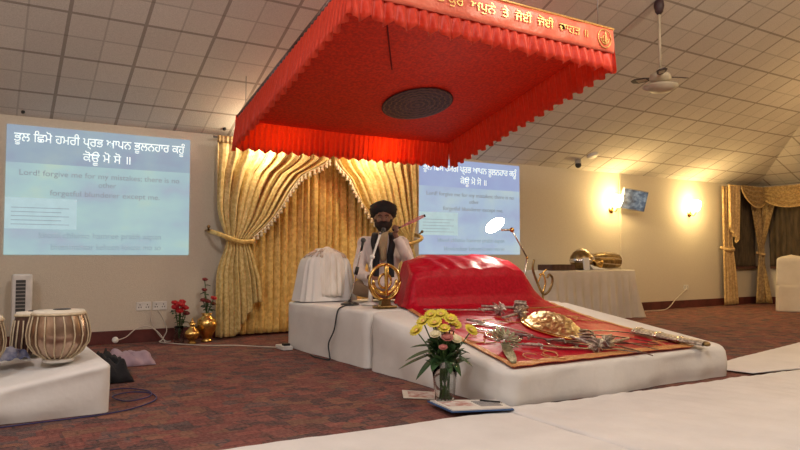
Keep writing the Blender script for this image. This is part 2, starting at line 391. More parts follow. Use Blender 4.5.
# windows: night glass behind a sill
def window(n,T,x0,x1,z0,z1):
    t=bpy.data.objects.new('window_%d'%n,None); COL.objects.link(t); t['kind']='structure'; ROOT[t.name]=Matrix.Identity(4)
    bm=BM(); w=.05
    box(bm,x0,x1,-.03,-.001,z0,z0+w,M4=T);box(bm,x0,x1,-.03,-.001,z1-w,z1,M4=T);box(bm,x0,x0+w,-.03,-.001,z0,z1,M4=T);box(bm,x1-w,x1,-.03,-.001,z0,z1,M4=T)
    box(bm,(x0+x1)/2-.02,(x0+x1)/2+.02,-.03,-.001,z0,z1,M4=T); finish('window_frame',bm,'frame',t,smooth=False)
    bm=BM(); box(bm,x0+w,x1-w,-.012,-.004,z0+w,z1-w,M4=T); finish('window_pane',bm,'pane',t,smooth=False)
    bm=BM(); box(bm,x0-.05,x1+.05,-.10,-.001,z0-.05,z0,.006,M4=T); finish('window_sill',bm,'frame',t,smooth=False)
TB=Matrix.Translation((0,WY,0))
window(1,TB,13.45,14.35,.80,2.30)
window(2,R45,.35,1.95,.80,2.30)

# ------------------------------------------------------------ cloth-covered platforms
def cloth_box(bm,x0,x1,y0,y1,top,r=.04,amp=.012,n=160,rc=.05,flare=.0,seed=0):
    cx,cy=(x0+x1)/2,(y0+y1)/2; per=[]
    hx,hy=(x1-x0)/2,(y1-y0)/2
    # walk the rounded rectangle
    seg=[]
    L=[(2*(hx-rc)),PI/2*rc,(2*(hy-rc)),PI/2*rc]*2; tot=sum(L)
    def pt(s):
        s%=tot; 
        for k in range(8):
            if s<=L[k] or k==7: break
            s-=L[k]
        side=k//2
        base=[((-hx+rc,-hy),(1,0),(0,-1)),((hx,-hy+rc),(0,1),(1,0)),((hx-rc,hy),(-1,0),(0,1)),((-hx,hy-rc),(0,-1),(-1,0))][side]
        if k%2==0:
            p=(base[0][0]+base[1][0]*s,base[0][1]+base[1][1]*s); return p,base[2]
        cc=[(hx-rc,-hy+rc),(hx-rc,hy-rc),(-hx+rc,hy-rc),(-hx+rc,-hy+rc)][side]; a=[-PI/2,0,PI/2,PI][side]+s/rc
        return (cc[0]+rc*cos(a),cc[1]+rc*sin(a)),(cos(a),sin(a))
    S_=[pt(tot*i/n) for i in range(n)]
    rings=[]
    zs=[0,.06,.2,.4,.6,.8,1]
    def add(fn): rings.append([bm.verts.new(fn(i,p,nn)) for i,(p,nn) in enumerate(S_)])
    for f in zs:
        def fn(i,p,nn,f=f):
            zt=top(cx+p[0],cy+p[1])-r; s=tot*i/n
            o=amp*(nz(s*1.6,f*1.5,seed)*1.2+.6*nz(s*5,f*.8,seed+3))*(1-f*.5)+flare*(1-f)
            return (cx+p[0]+nn[0]*o,cy+p[1]+nn[1]*o,.004+f*(zt-.004))
        add(fn)
    for k in range(1,5):
        a=k/4*PI/2
        add(lambda i,p,nn,a=a:(cx+p[0]-nn[0]*r*(1-cos(a)),cy+p[1]-nn[1]*r*(1-cos(a)),top(cx+p[0],cy+p[1])-r+r*sin(a)))
    for f in (.93,.8,.6,.35,.12):
        def fn(i,p,nn,f=f):
            x,y=cx+(p[0]-nn[0]*r)*f,cy+(p[1]-nn[1]*r)*f; return (x,y,top(x,y)+.35*amp*nz(x*3,y*3,seed))
        add(fn)
    for a,b in zip(rings,rings[1:]):
        for k in range(n): bm.faces.new((a[k],a[(k+1)%n],b[(k+1)%n],b[k]))
    bm.faces.new(rings[-1])
    return bm
def ztop(x,y): return interp([(3.45,.255),(5.28,.515),(9,.515)],y)+.0
bm=cloth_box(BM(),2.99,5.45,5.335,7.15,lambda x,y:.515-.012*sstep(5.6,7.1,y),.035,.020,seed=2)
stage=finish('stage_platform',bm,'cotton'); tag(stage,'white cloth-covered stage block behind the red-draped bed, carrying the microphones','platform')
bm=cloth_box(BM(),2.985,5.44,3.43,5.285,lambda x,y:ztop(x,y)+.02*sstep(5.0,5.28,y)*0,.05,.032,n=220,rc=.09,seed=9)
slop=finish('sloping_platform',bm,'cotton'); tag(slop,'white cloth-covered platform sloping down to the front under the red cloth','platform')
def lt(x,y): return .30-.17*max(0,.77-x)*sstep(5.9,4.9,y)*(1 if x>-.4 else (1.17/(.77-x))) + .02
bm=cloth_box(BM(),-1.6,.775,4.72,6.0,lt,.04,.028,rc=.05,seed=5)
tag(finish('drum_platform',bm,'cotton'),'low white cloth-covered platform at the left edge carrying the drums','platform')

# white floor cloths
def sheet(name,pts,z,label,wr=.006,seed=0,ang=0):
    bm=BM()
    def fn(u,v):
        a=Vector(pts[0]).lerp(Vector(pts[1]),u); b=Vector(pts[3]).lerp(Vector(pts[2]),u); p=a.lerp(b,v)
        return (p.x,p.y,z+max(0,wr*(.35+nz(p.x*2.2,p.y*2.2,seed)+.5*sin((p.x*cos(ang)+p.y*sin(ang))*38)*.35)) if 0<u<1 and 0<v<1 else z-.006)
    grid(bm,150,110,fn); o=finish(name,bm,'sheet',solid=.003); tag(o,label,'floor cloth'); return o
sheet('floor_cloth',[(-3,3.72),(2.95,3.40),(2.92,.6),(-3,.6)],.012,'plain white floor cloth in the bottom foreground under the clipboard',seed=1,ang=.3)
sheet('floor_cloth',[(2.92,3.42),(6.9,3.20),(8.5,-.5),(2.76,.6)],.017,'ribbed white floor cloth running along the foot of the sloping platform',wr=.016,seed=4,ang=.25)
sheet('floor_cloth',[(5.55,3.75),(8.2,4.28),(12,4.9),(12.5,3.2)][:1]+[(12.5,5.05),(12.5,2.2),(5.62,3.33)],.022,'white floor cloth stretching off to the right beyond the platform corner',seed=7)

# ------------------------------------------------------------ canopy
CX0,CX1,CY0,CY1=2.5,5.43,4.65,7.42
CS=.245
def cz(y): return 2.57+(CY1-y)*CS
can=thing('canopy','large red square canopy with frilled edges hung over the platform','canopy',((CX0+CX1)/2,(CY0+CY1)/2,cz((CY0+CY1)/2)))
def cloth_z(x,y):
    u=(x-CX0)/(CX1-CX0); v=(y-CY0)/(CY1-CY0); s=(4*u*(1-u))**.5*(4*v*(1-v))**.5
    return cz(y)-.03-.13*s
bm=BM(); grid(bm,60,60,lambda u,v:(lerp(CX0+.01,CX1-.01,u),lerp(CY0+.01,CY1-.01,v),cloth_z(lerp(CX0,CX1,u),lerp(CY0,CY1,v))+.006*nz(u*9,v*9)))
finish('canopy_lining',bm,'canopy',can,solid=.006)
bm=BM(); grid(bm,2,2,lambda u,v:(lerp(CX0,CX1,u),lerp(CY0,CY1,v),cz(lerp(CY0,CY1,v))+.05)); finish('canopy_top',bm,'frill',can,solid=.006)
bm=BM()
for a,b in (((CX0,CY0),(CX1,CY0)),((CX1,CY0),(CX1,CY1)),((CX1,CY1),(CX0,CY1)),((CX0,CY1),(CX0,CY0))):
    tube(bm,[(a[0],a[1],cz(a[1])+.02),(b[0],b[1],cz(b[1])+.02)],.022)
finish('canopy_frame',bm,'steel',can)
def frill(a,b,drop,n,amp,name,m,jag=.012,top=0.0,out=.0,seed=0):
    a=Vector(a);b=Vector(b);d=(b-a);e_=d.normalized()*out*.6;a=a-e_;b=b+e_;d=b-a;L=d.length;d2=Vector((d.x,d.y,0)).normalized();nn=Vector((d2.y,-d2.x,0))
    bm=BM(); k=n*8
    def fn(u,v):
        ph=2*PI*n*u+1.6*nz(u*n*.35,seed); A=amp*(.25+.75*v)*(1+.6*nz(u*n*.6,seed+5))
        p=a+d*u+nn*(A*sin(ph)+out*(v**.7)); p.z+= top-drop*v*(1+.04*nz(u*20,seed)) - (jag*(1+sin(ph*.5)) if v>.99 else 0)
        return p
    grid(bm,k,7,fn); return finish(name,bm,m,can,solid=.003)
for (a,b,sd,n) in (((CX0,CY1),(CX0,CY0),1,40),((CX1,CY1),(CX0,CY1),2,44),((CX1,CY0),(CX1,CY1),3,38)):
    frill((a[0],a[1],cz(a[1])+.03),(b[0],b[1],cz(b[1])+.03),.37 if sd!=2 else .36,n,.022,'frill','frill',seed=sd,out=(.05,.05,.06)[sd-1],jag=.02)
# front: coral satin band with writing, short frill under it
bm=BM(); yb=CY0-.035
bz1=cz(CY0)+.06; bz0=bz1-.25
def bandfn(u,v): return (lerp(CX0-.03,CX1+.02,u),yb+.012*nz(u*14,v*2)-.01*sin(v*PI),lerp(bz1,bz0,v))
grid(bm,120,8,bandfn); finish('name_band',bm,'band',can,solid=.004)
bm=BM(); tube(bm,[(CX0-.03,yb-.004,bz1),(CX1+.02,yb-.004,bz1)],.012); finish('gold_piping',bm,'goldtrim',can)
frill((CX0-.03,yb+.02,bz0+.02),(CX1+.02,yb+.02,bz0+.02),.17,27,.034,'short_frill','frill',jag=.03,seed=9,out=.02)
text('band_writing','ਜੋ ਮਾਗਿਹ  ਠਾਕੁਰ  ਅਪੁਨੇ  ਤੇ  ਜੋਈ  ਜੋਈ  ਚਾਹਤ ॥',.112,'goldtxt',can,((CX0+CX1)/2-.08,yb-.024,bz0+.095),width=2.36)
# round khanda badge at the right end of the band
def khanda(bm,cx,y,cz_,s,t=.01):
    def ring(R,r,x=0,z=0,a0=0,a1=2*PI,n=28):
        tube(bm,[(cx+(x+R*cos(a0+(a1-a0)*k/n))*s,y,cz_+(z+R*sin(a0+(a1-a0)*k/n))*s) for k in range(n+1)],lambda q:(r*1.7*(1 if a1-a0>6 else (.35+.65*sin(PI*q))))*s,n=8,flat=1)
    ring(.42,.045)
    ring(.80,.07,0,.05,PI*1.05,PI*1.95); ring(.74,.05,0,.05,PI*1.08,PI*1.92)
    ring(.80,.06,0,.05,PI*.98,PI*1.15); ring(.80,.06,0,.05,PI*1.85,PI*2.02)
    poly_prism(bm,[(0,1.05),(.12,.8),(.075,-.35),(.05,-.8),(0,-.95),(-.05,-.8),(-.075,-.35),(-.12,.8)],t*1.4,Matrix.Translation((cx,y-t*.7,cz_))@Matrix.Rotation(PI/2,4,'X')@Matrix.Diagonal((s,s,1,1)))
bm=BM(); khanda(bm,CX1-.13,yb-.022,(bz0+bz1)/2,.072,.008)
tube(bm,[(CX1-.13+.092*cos(k*PI/12),yb-.02,(bz0+bz1)/2+.092*sin(k*PI/12)) for k in range(25)],.006,n=6)
finish('band_badge',bm,'goldtxt',can)
# medallion and crossed cords under the lining
mx,my=4.13,6.22
slope_n=Vector((0,.215,1)).normalized()
me_t=BM(); lathe(me_t,[(0,0),(.15,0),(.30,.0),(.385,.002),(.40,.006),(.385,.012),(0,.012)],48)
o=finish('medallion',me_t,'medal',can,local=True); o.location=Vector((mx,my,cloth_z(mx,my)-.022))-Vector(can.location); o.rotation_euler=(-math.atan(CS),0,0)
bm=BM()
for (a,b) in (((3.0,5.0),(3.45,5.65)),):
    tube(bm,[(lerp(a[0],b[0],k/8),lerp(a[1],b[1],k/8),cloth_z(lerp(a[0],b[0],k/8),lerp(a[1],b[1],k/8))-.012) for k in range(9)],.006,n=6)
finish('seam_cord',bm,'cord',can)
for x in (CX0+.05,CX1-.05):
    for y in (CY0+.1,CY1-.1):
        bm=BM(); tube(bm,[(x,y,cz(y)+.02),(x,y,P_back(x,y))],.005,n=6); finish('hanging_wire',bm,'wire',can)

# ------------------------------------------------------------ stage curtains
def drape(bm,XLf,XRf,zt,zb,Y,n,amp,nu=None,nv=34,seed=0,yoff=None):
    nu=nu or n*9
    def fn(u,v):
        zbu=zb(u) if callable(zb) else zb; ztu=zt(u) if callable(zt) else zt
        z=lerp(ztu,zbu,v); x0=XLf(z);x1=XRf(z); w=x1-x0
        ph=2*PI*n*u+3.4*nz(u*n*.33,seed); A=amp*(1+1.1*nz(u*n*.5,z*.6,seed+2))*min(1,w/ .7+.25)
        return (lerp(x0,x1,u)+.3*A*cos(ph),Y+A*(sin(ph)+.35*sin(2.3*ph+1+z))+(yoff(z,u) if yoff else 0),z)
    grid(bm,nu,nv,fn); return bm
cb=thing('backdrop_curtain','gold brocade curtain hanging straight in the arch behind the speaker','curtain',(4.1,8.36,0))
finish('cloth',drape(BM(),lambda z:2.72,lambda z:5.36,2.48,.03,8.36,24,.028,seed=3),'gold_curt2',cb,solid=.003)
bm=BM(); tube(bm,[(2.5,8.36,2.50),(5.7,8.36,2.50)],.014); finish('curtain_rail',bm,'wire',cb)
inner=[(.0,3.12),(.45,3.10),(.75,3.06),(1.0,2.98),(1.2,2.90),(1.28,2.98),(1.40,3.12),(1.52,3.24),(1.88,3.46),(2.07,3.62),(2.20,3.86),(2.30,4.00),(2.5,4.02)]
def inL(z): return interp(inner,z)
outL=lambda z:2.50+.12*math.exp(-((z-1.2)/.25)**2)
inner_r=[(.0,3.12),(.45,3.10),(.75,3.06),(1.0,2.98),(1.2,2.83),(1.28,2.98),(1.43,3.32),(1.74,3.615),(2.06,3.81),(2.20,3.98),(2.30,4.06),(2.5,4.08)]
def inR(z): return interp(inner_r,z)
def side(mirror,label):
    inL=inR if mirror else globals()['inL']
    t=thing('swagged_curtain',label,'curtain',(2.6 if not mirror else 5.6,8.2,0),group=None)
    mx_=lambda x:5.48-(x-2.5)*.8875 if mirror else x
    bm=BM(); drape(bm,outL,inL,2.46,lambda u:1.2,8.20,10,.042,seed=5+mirror,nv=40,nu=150)
    for v in bm.verts: v.co.x=mx_(v.co.x)
    finish('upper_cloth',bm,'gold_curt',t,solid=.003)
    bm=BM(); drape(bm,lambda z:2.50+.12*math.exp(-((z-1.2)/.25)**2),inL,lambda u:1.2,lambda u:.03 if u<.42 else lerp(.03,.44,min(1,(u-.42)/.42)),8.19,8,.038,seed=8,nv=30,nu=120)
    for v in bm.verts: v.co.x=mx_(v.co.x)
    finish('lower_cloth',bm,'gold_curt',t,solid=.003)
    bm=BM(); tube(bm,[(mx_(2.46),8.40,1.33),(mx_(2.52),8.10,1.27),(mx_(2.75),8.08,1.19),(mx_(2.95),8.12,1.20),(mx_(2.96),8.30,1.26)],.018,sm=4,flat=1.6)
    finish('tieback',bm,'gold_curt2',t)
    bm=BM(); tube(bm,[(mx_(2.44),WY-.005,1.33),(mx_(2.44),8.30,1.33),(mx_(2.42),8.26,1.36)],.012); ball(bm,(mx_(2.42),8.24,1.37),.022); finish('tieback_hook',bm,'darkbrass',t)
    bm=BM(); drape(bm,lambda z:2.49,lambda z:2.9,2.49,2.40,8.17,9,.012,nv=4); 
    for v in bm.verts: v.co.x=mx_(v.co.x)
    finish('heading_tape',bm,'bronze_curt',t,solid=.003)
    path=smoothpts([(mx_(inL(z)+.01),8.15,z) for z in (1.25,1.40,1.60,1.88,2.07,2.20,2.30)],8)
    bm=BM(); tube(bm,path,.008,n=6); finish('fringe_cord',bm,'tassel',t)
    tp=BM(); lathe(tp,[(0,.0),(.014,-.004),(.020,-.018),(.012,-.030),(.016,-.040),(.022,-.070),(0,-.073)],8)
    tm=None; acc=0; last=path[0]
    for p in path:
        acc+=(p-last).length; last=p
        if acc>.052 or tm is None:
            acc=0
            if tm is None: tm=finish('tassel',tp,'tassel',t,local=True); o=tm
            else: o=dup(tm,t)
            o.location=ROOT[t.name].inverted()@(p+Vector((0,-.004,-.004)))
    return t
side(False,'gold curtain swept to the left of the stage, reaching the floor in gathered folds')
side(True,'gold curtain swept to the right of the stage behind the speaker')

# ------------------------------------------------------------ projected pictures: projector light built as thin glowing panels on the wall
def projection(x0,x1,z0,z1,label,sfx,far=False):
    t=thing('projected_picture',label,'projected light',((x0+x1)/2,WY-.01,z0))
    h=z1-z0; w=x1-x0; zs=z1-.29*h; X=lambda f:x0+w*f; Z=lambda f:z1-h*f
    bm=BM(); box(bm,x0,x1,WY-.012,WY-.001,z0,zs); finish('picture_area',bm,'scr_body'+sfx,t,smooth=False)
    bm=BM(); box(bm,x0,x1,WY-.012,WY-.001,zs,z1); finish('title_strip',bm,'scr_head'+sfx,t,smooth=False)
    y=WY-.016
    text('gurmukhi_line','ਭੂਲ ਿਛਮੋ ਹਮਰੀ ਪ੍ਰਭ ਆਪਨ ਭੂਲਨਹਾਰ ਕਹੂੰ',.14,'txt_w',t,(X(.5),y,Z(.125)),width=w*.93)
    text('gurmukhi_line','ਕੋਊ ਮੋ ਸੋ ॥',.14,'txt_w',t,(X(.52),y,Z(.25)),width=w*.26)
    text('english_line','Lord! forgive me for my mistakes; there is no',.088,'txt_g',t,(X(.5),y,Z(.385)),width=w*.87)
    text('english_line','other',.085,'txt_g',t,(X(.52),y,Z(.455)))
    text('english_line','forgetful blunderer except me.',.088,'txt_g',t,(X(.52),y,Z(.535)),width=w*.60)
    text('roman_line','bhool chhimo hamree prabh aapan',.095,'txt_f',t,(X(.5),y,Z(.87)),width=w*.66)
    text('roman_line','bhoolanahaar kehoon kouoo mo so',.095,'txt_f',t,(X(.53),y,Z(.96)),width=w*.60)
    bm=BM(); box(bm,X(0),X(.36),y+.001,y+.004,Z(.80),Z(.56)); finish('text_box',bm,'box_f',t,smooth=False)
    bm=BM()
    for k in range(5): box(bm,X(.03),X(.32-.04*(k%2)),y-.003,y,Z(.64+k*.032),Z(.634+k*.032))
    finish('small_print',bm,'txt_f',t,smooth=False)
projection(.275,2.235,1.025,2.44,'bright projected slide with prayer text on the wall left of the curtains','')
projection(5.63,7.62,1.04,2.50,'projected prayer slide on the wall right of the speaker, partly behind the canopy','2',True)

# ------------------------------------------------------------ wall fittings
def sconce(x,label):
    t=thing('wall_sconce',label,'wall light',(x,WY,1.9),group=None)
    bm=BM(); lathe(bm,[(0,0),(.06,0),(.065,.01),(.045,.022),(0,.025)],20,Matrix.Translation((x,WY,1.86))@Matrix.Rotation(PI/2,4,'X')); finish('back_plate',bm,'brass',t)
    bm=BM(); tube(bm,[(x,WY-.02,1.86),(x,WY-.09,1.82),(x,WY-.14,1.86),(x,WY-.14,1.91)],.009,sm=4); finish('arm',bm,'brass',t)
    bm=BM(); lathe(bm,[(.0,1.90),(.045,1.905),(.07,1.93),(.10,1.99),(.115,2.06),(.105,2.10),(.07,2.125),(0,2.13)],20,cx=x,cy=WY-.14); finish('glass_shade',bm,'sconceglow',t)
    l=bpy.data.lights.new('sconce_light','POINT'); l.energy=36; l.color=(1,.72,.30); l.shadow_soft_size=.07
    o=bpy.data.objects.new('sconce_light',l); COL.objects.link(o); o.location=(x,WY-.32,2.04)
sconce(9.84,'glowing wall light beside the small monitor, the left of two')
sconce(12.14,'glowing wall light on the bare wall between the monitor and the window curtains')
t=thing('wall_monitor','small tilted monitor on a wall bracket beside a glowing wall light','monitor',(10.2,WY,2.05))
T=Matrix.Translation((10.22,8.24,2.045))@Matrix.Rotation(math.radians(4),4,'Y')@Matrix.Rotation(math.radians(14),4,'X')@Matrix.Rotation(math.radians(-8),4,'Z')
bm=BM(); box(bm,-.29,.29,-.02,.03,-.19,.19,.008,M4=T); finish('monitor_case',bm,'greyp',t,smooth=False)
bm=BM(); box(bm,-.275,.275,-.026,-.019,-.175,.175,M4=T); finish('monitor_screen',bm,'tv',t,smooth=False)
bm=BM(); tube(bm,[(10.2,8.26,2.03),(10.2,WY-.01,2.0)],.02); box(bm,10.14,10.26,WY-.02,WY,1.94,2.08); finish('wall_bracket',bm,'black',t,smooth=False)
def socket(x,z,w,label):
    t=thing('wall_socket',label,'socket',(x,WY,z)); bm=BM(); box(bm,x-w/2,x+w/2,WY-.014,WY,z-.05,z+.05,.004); finish('face_plate',bm,'whitep',t,smooth=False)
    for s in (-1,1):
        bm=BM(); 
        for dx,dz in ((0,.018),(-.013,-.012),(.013,-.012)): box(bm,x+s*w*.25+dx-.005,x+s*w*.25+dx+.005,WY-.0155,WY-.0135,z+dz-.007,z+dz+.007)
        finish('pin_holes',bm,'darkgrille',t,smooth=False)
socket(1.72,.42,.165,'white double wall socket under the left slide, the left of the touching pair')
socket(1.905,.42,.165,'white double wall socket under the left slide, the right of the touching pair')
socket(11.98,.40,.15,'small wall socket low on the wall right of the draped table')
t=thing('security_camera','small black dome camera under the ceiling above the right slide','camera',(8.72,8.17,P_back(0,8.17)))
bm=BM(); ball(bm,(8.72,8.17,P_back(0,8.17)-.09),.055); finish('dome',bm,'black',t)
bm=BM(); lathe(bm,[(0,.03),(.05,.03),(.055,-.01),(.045,-.05),(0,-.05)],16,cx=8.72,cy=8.17,M4=Matrix.Translation((0,0,P_back(0,8.17)-.03))); finish('mount',bm,'greyp',t)
bm=BM(); lathe(bm,[(0,.01),(.09,.01),(.10,-.01),(.07,-.035),(0,-.04)],24,M4=Matrix.Translation((8.89,8.0,P_back(0,8.0)))@Matrix.Rotation(-math.atan(SL),4,'X'))
tag(finish('smoke_detector',bm,'whitep'),'white round smoke detector on the ceiling above the right slide','detector')
bm=BM(); lathe(bm,[(0,.01),(.025,.01),(.022,-.02),(0,-.025)],12,M4=Matrix.Translation((2.62,8.30,P_back(0,8.30)))@Matrix.Rotation(-math.atan(SL),4,'X'))
tag(finish('ceiling_hook_plate',bm,'black'),'tiny dark ceiling fitting above the left end of the stage curtains','fitting')
bm=BM(); lathe(bm,[(0,.01),(.02,.01),(.018,-.02),(0,-.025)],12,M4=Matrix.Translation((.42,8.36,P_back(0,8.36)))@Matrix.Rotation(-math.atan(SL),4,'X'))
tag(finish('ceiling_hook_plate',bm,'black'),'tiny dark ceiling fitting above the left slide','fitting')

# ceiling fan
fx,fy=6.78,5.06; fz=P_back(fx,fy); zf=3.11
t=thing('ceiling_fan','cream ceiling fan with dark-edged blades hanging on a long rod','ceiling fan',(fx,fy,fz))
bm=BM(); lathe(bm,[(0,0.03),(.05,.03),(.06,-.06),(.045,-.13),(.02,-.16),(0,-.16)],18,Matrix.Translation((fx,fy,fz))); finish('ceiling_cup',bm,'fand',t)
bm=BM(); tube(bm,[(fx,fy,fz-.1),(fx,fy,zf+.08)],.016); finish('down_rod',bm,'fanw',t)
bm=BM(); lathe(bm,[(0,.10),(.035,.10),(.05,.06),(.11,.03),(.125,-.02),(.10,-.06),(0,-.07)],24,Matrix.Translation((fx,fy,zf))); finish('motor_housing',bm,'fanw',t)
bm=BM(); lathe(bm,[(.05,-.06),(.19,-.10),(.20,-.12),(.12,-.17),(0,-.19)],24,Matrix.Translation((fx,fy,zf))); finish('light_bowl',bm,'fanw',t)
for k,a in enumerate((-.35,1.75,3.85)):
    T=Matrix.Translation((fx,fy,zf))@Matrix.Rotation(a,4,'Z')
    b=BM(); poly_prism(b,[(.12,-.02),(.18,-.05),(.30,-.06),(.36,-.03),(.36,.03),(.30,.06),(.18,.05),(.12,.02)],.01,T@Matrix.Rotation(math.radians(12),4,'X')); bl=finish('blade',b,'fand',t,smooth=False)
    b=BM(); poly_prism(b,[(.17,-.028),(.29,-.036),(.29,.036),(.17,.028)],.014,T@Matrix.Rotation(math.radians(12),4,'X')@Matrix.Translation((0,0,-.002))); finish('blade_panel',b,'fanw',bl,smooth=False)

# ------------------------------------------------------------ red cloth over the scripture bed
FR=[(3.47,(3.06,5.00)),(4.4,(3.20,4.99)),(4.72,(3.25,5.03)),(5.25,(3.38,5.16)),(5.45,(3.42,5.22)),(6.2,(3.80,5.30))]
def xr(y): return interp([(a,b[0]) for a,b in FR],y),interp([(a,b[1]) for a,b in FR],y)
prof=[(3.465,0),(5.18,0),(5.24,.02),(5.285,.09),(5.33,.30),(5.37,.36),(5.45,.395),(5.62,.455),(5.80,.485),(6.02,.485),(6.10,.44),(6.14,.2),(6.16,0.004)]
def red(u,v):
    # v: arc length parameter along the profile
    k=v*(len(prof)-1)
    if v<.4: y=lerp(prof[0][0],prof[1][0],v/.4); h=0
    else:
        q=1+(v-.4)/.6*(len(prof)-2); i=min(int(q),len(prof)-2); f=q-i
        y=lerp(prof[i][0],prof[i+1][0],f); h=lerp(prof[i][1],prof[i+1][1],f)
    a,b=xr(y)
    if h>0:
        lat=min(sstep(0,.07,u),1-sstep(.80,1.0,u))
        lean=interp([(0,.0),(.2,.70),(.6,.95),(1,1)],u) if False else 1
        top=interp([(0,.80),(.12,.93),(.22,1.0),(.7,1.0),(.82,.93),(1,.75)],u)
        hh=h*top*lat+.02*nz(u*7,y*5)*sstep(0,.3,h); x=lerp(a,b,u)
    else: hh=0; x=lerp(a,b,u)
    z=ztop(x,y)+.012+hh+.007*nz(x*5,y*5)+.004*nz(x*14,y*14,3)
    z+=.006*sin(x*30+3*nz(x,y))*sstep(.05,.3,h)
    return (x,y,max(z,ztop(x,y)+.008))
rt=thing('red_cloth','crimson satin cloth with gold border draped over the raised scripture bed and slope','cloth',(4.1,4.8,.4))
bm=BM(); grid(bm,120,150,lambda u,v:red(u,v)); finish('satin_cloth',bm,'velvet',rt,solid=.004)
def off(p,d=.006): return (p[0],p[1],p[2]+d)
bm=BM(); grid(bm,4,90,lambda u,v:off(red(u*.028-.006,v*.445)))
grid(bm,4,90,lambda u,v:off(red(1.006-u*.028,v*.445))); grid(bm,100,5,lambda u,v:off((lambda p:(p[0],p[1]-.012,p[2]))(red(u,v*.02)))); finish('gold_border',bm,'border',rt,solid=.003)
# woven floral scroll lines near the bottom corners (printed on cloth)
bm=BM()
def onslope(x,y,d=.02): return (x,y,ztop(x,y)+.012+d)
for cx_,cy_,s in ((3.30,4.15,1),(3.95,4.62,.9),(3.50,3.62,.8),(4.75,3.60,.9),(4.75,4.55,.9)):
    for q in range(3):
        bm=BM(); a0=random.random()*6; pts=[]
        for k in range(14):
            a=a0+k*.33; r=.03+.010*k*s; pts.append(onslope(cx_+r*cos(a)+.1*(q-1),cy_+r*sin(a),.010))
        tube(bm,pts,.004,n=5); finish('embroidered_scroll',bm,'border',rt)

# weapons and ornaments laid on the red cloth
def slopeT(x,y,ang,z=.02):
    n=Vector((0,-.142,1)).normalized(); T=Matrix.Translation((x,y,ztop(x,y)+.012+z))
    q=Vector((0,0,1)).rotation_difference(n).to_matrix().to_4x4(); return T@q@Matrix.Rotation(ang,4,'Z')
# shield: leaf-shaped embossed brass dome, local x is the long axis
st=thing('ceremonial_shield','embossed brass shield lying domed side up in the middle of the red cloth','shield',(4.2,4.28,ztop(0,4.28)+.02))
T=slopeT(4.22,4.27,math.radians(-107),.01)
def shp(a):
    x=.42*cos(a); w=.225*(1-.35*max(0,cos(a))**1.5); return x+.02,w*sin(a)
bm=BM()
def shf(u,v):
    r=1-v; x,y=shp(2*PI*u); z=.12*(1-r**2.2)+.010*sin(v*22)*(1-v)+.006*sin(2*PI*u*14)*sin(v*PI); return (x*r,y*r,z)
grid(bm,64,14,shf,cu=True); bm.transform(T); finish('domed_face',bm,'brassE',st,solid=.006)
bm=BM(); tube(bm,[(*shp(2*PI*k/64),.008) for k in range(65)],.014,n=8); bm.transform(T); finish('rim',bm,'brass',st)
bm=BM(); ball(bm,(0,0,.118),.035,1.6,1,.4); 
for k in range(8): ball(bm,(.15*cos(k*PI/4)*1.5,.10*sin(k*PI/4),.092),.020,1,1,.5)
ball(bm,(-.27,0,.055),.05,1,1.4,.4)
bm.transform(T); finish('boss',bm,'brassE',st)
def sword(name,label,x,y,ang,L,curve,w=.030,m='silver',hm='silverd',z=.02,group=None,sc=1):
    t=thing(name,label,'sword',tuple(slopeT(x,y,0,z).translation),group=group); T=slopeT(x,y,ang,z)
    bm=BM(); n=26; l=[];r=[]
    for k in range(n+1):
        f=k/n; px=.14+f*L; py=curve*L*(f*f); ww=w*(1-f**3)*.5+.001; l.append((px,py+ww)); r.append((px,py-ww))
    poly_prism(bm,l+r[::-1],.008,T); finish('blade',bm,m,t,smooth=False)
    bm=BM(); tube(bm,[(.12,-.06,.004),(.135,-.02,.01),(.14,.02,.01),(.12,.06,.004)],.007,n=8); ball(bm,(.12,-.065,.004),.010); ball(bm,(.12,.065,.004),.010); bm.transform(T); finish('guard',bm,hm,t)
    bm=BM(); tube(bm,[(.0,0,.006),(.04,0,.010),(.08,0,.010),(.13,0,.008)],lambda q:.010+.004*sin(q*PI),n=8); bm.transform(T); finish('grip',bm,hm,t)
    bm=BM(); ball(bm,(-.01,0,.008),.016,1,1,.7); bm.transform(T); finish('pommel',bm,hm,t)
    return t
D=math.radians
sword('curved_sword','silver curved sword at the foot of the red cloth, its hilt by the green rosette',3.52,3.86,D(-33),.72,.20,.034,'silver',z=.014)
sword('curved_sword','dark straight sword lying in front of the brass shield',3.66,4.12,D(-52),.80,.03,.028,'steel','steel',z=.02)
sword('curved_sword','long dark sword lying nearest the front border',3.80,3.90,D(-24),.80,.02,.026,'steel','steel',z=.02)
sword('curved_sword','bright broad-bladed sword left of the brass shield, nearest the yellow flowers',3.62,4.66,D(-62),.50,-.24,.050,'silver',z=.014)
sword('curved_sword','slim silver sword pointing left from the silver hilts cluster',4.10,4.90,D(163),.55,.05,.024,'silverd',z=.03)
sword('curved_sword','gold-toned sword pointing right above the brass shield',4.35,4.92,D(-4),.50,.03,.035,'brass','brass',z=.03)
for k,(dx,dy,a,cv,lab) in enumerate(((0,0,-86,-.55,'innermost'),(.05,.03,-70,-.60,'second'),(.10,.07,-54,-.65,'third'),(.15,.12,-36,-.70,'outermost'))):
    sword('curved_sword','thin bronze curved blade in the fan right of the shield, %s of the four'%lab,4.06+dx,3.86+dy,D(a+40),.42,cv,.016,'steel','steel',z=.02+.006*k,group=None)
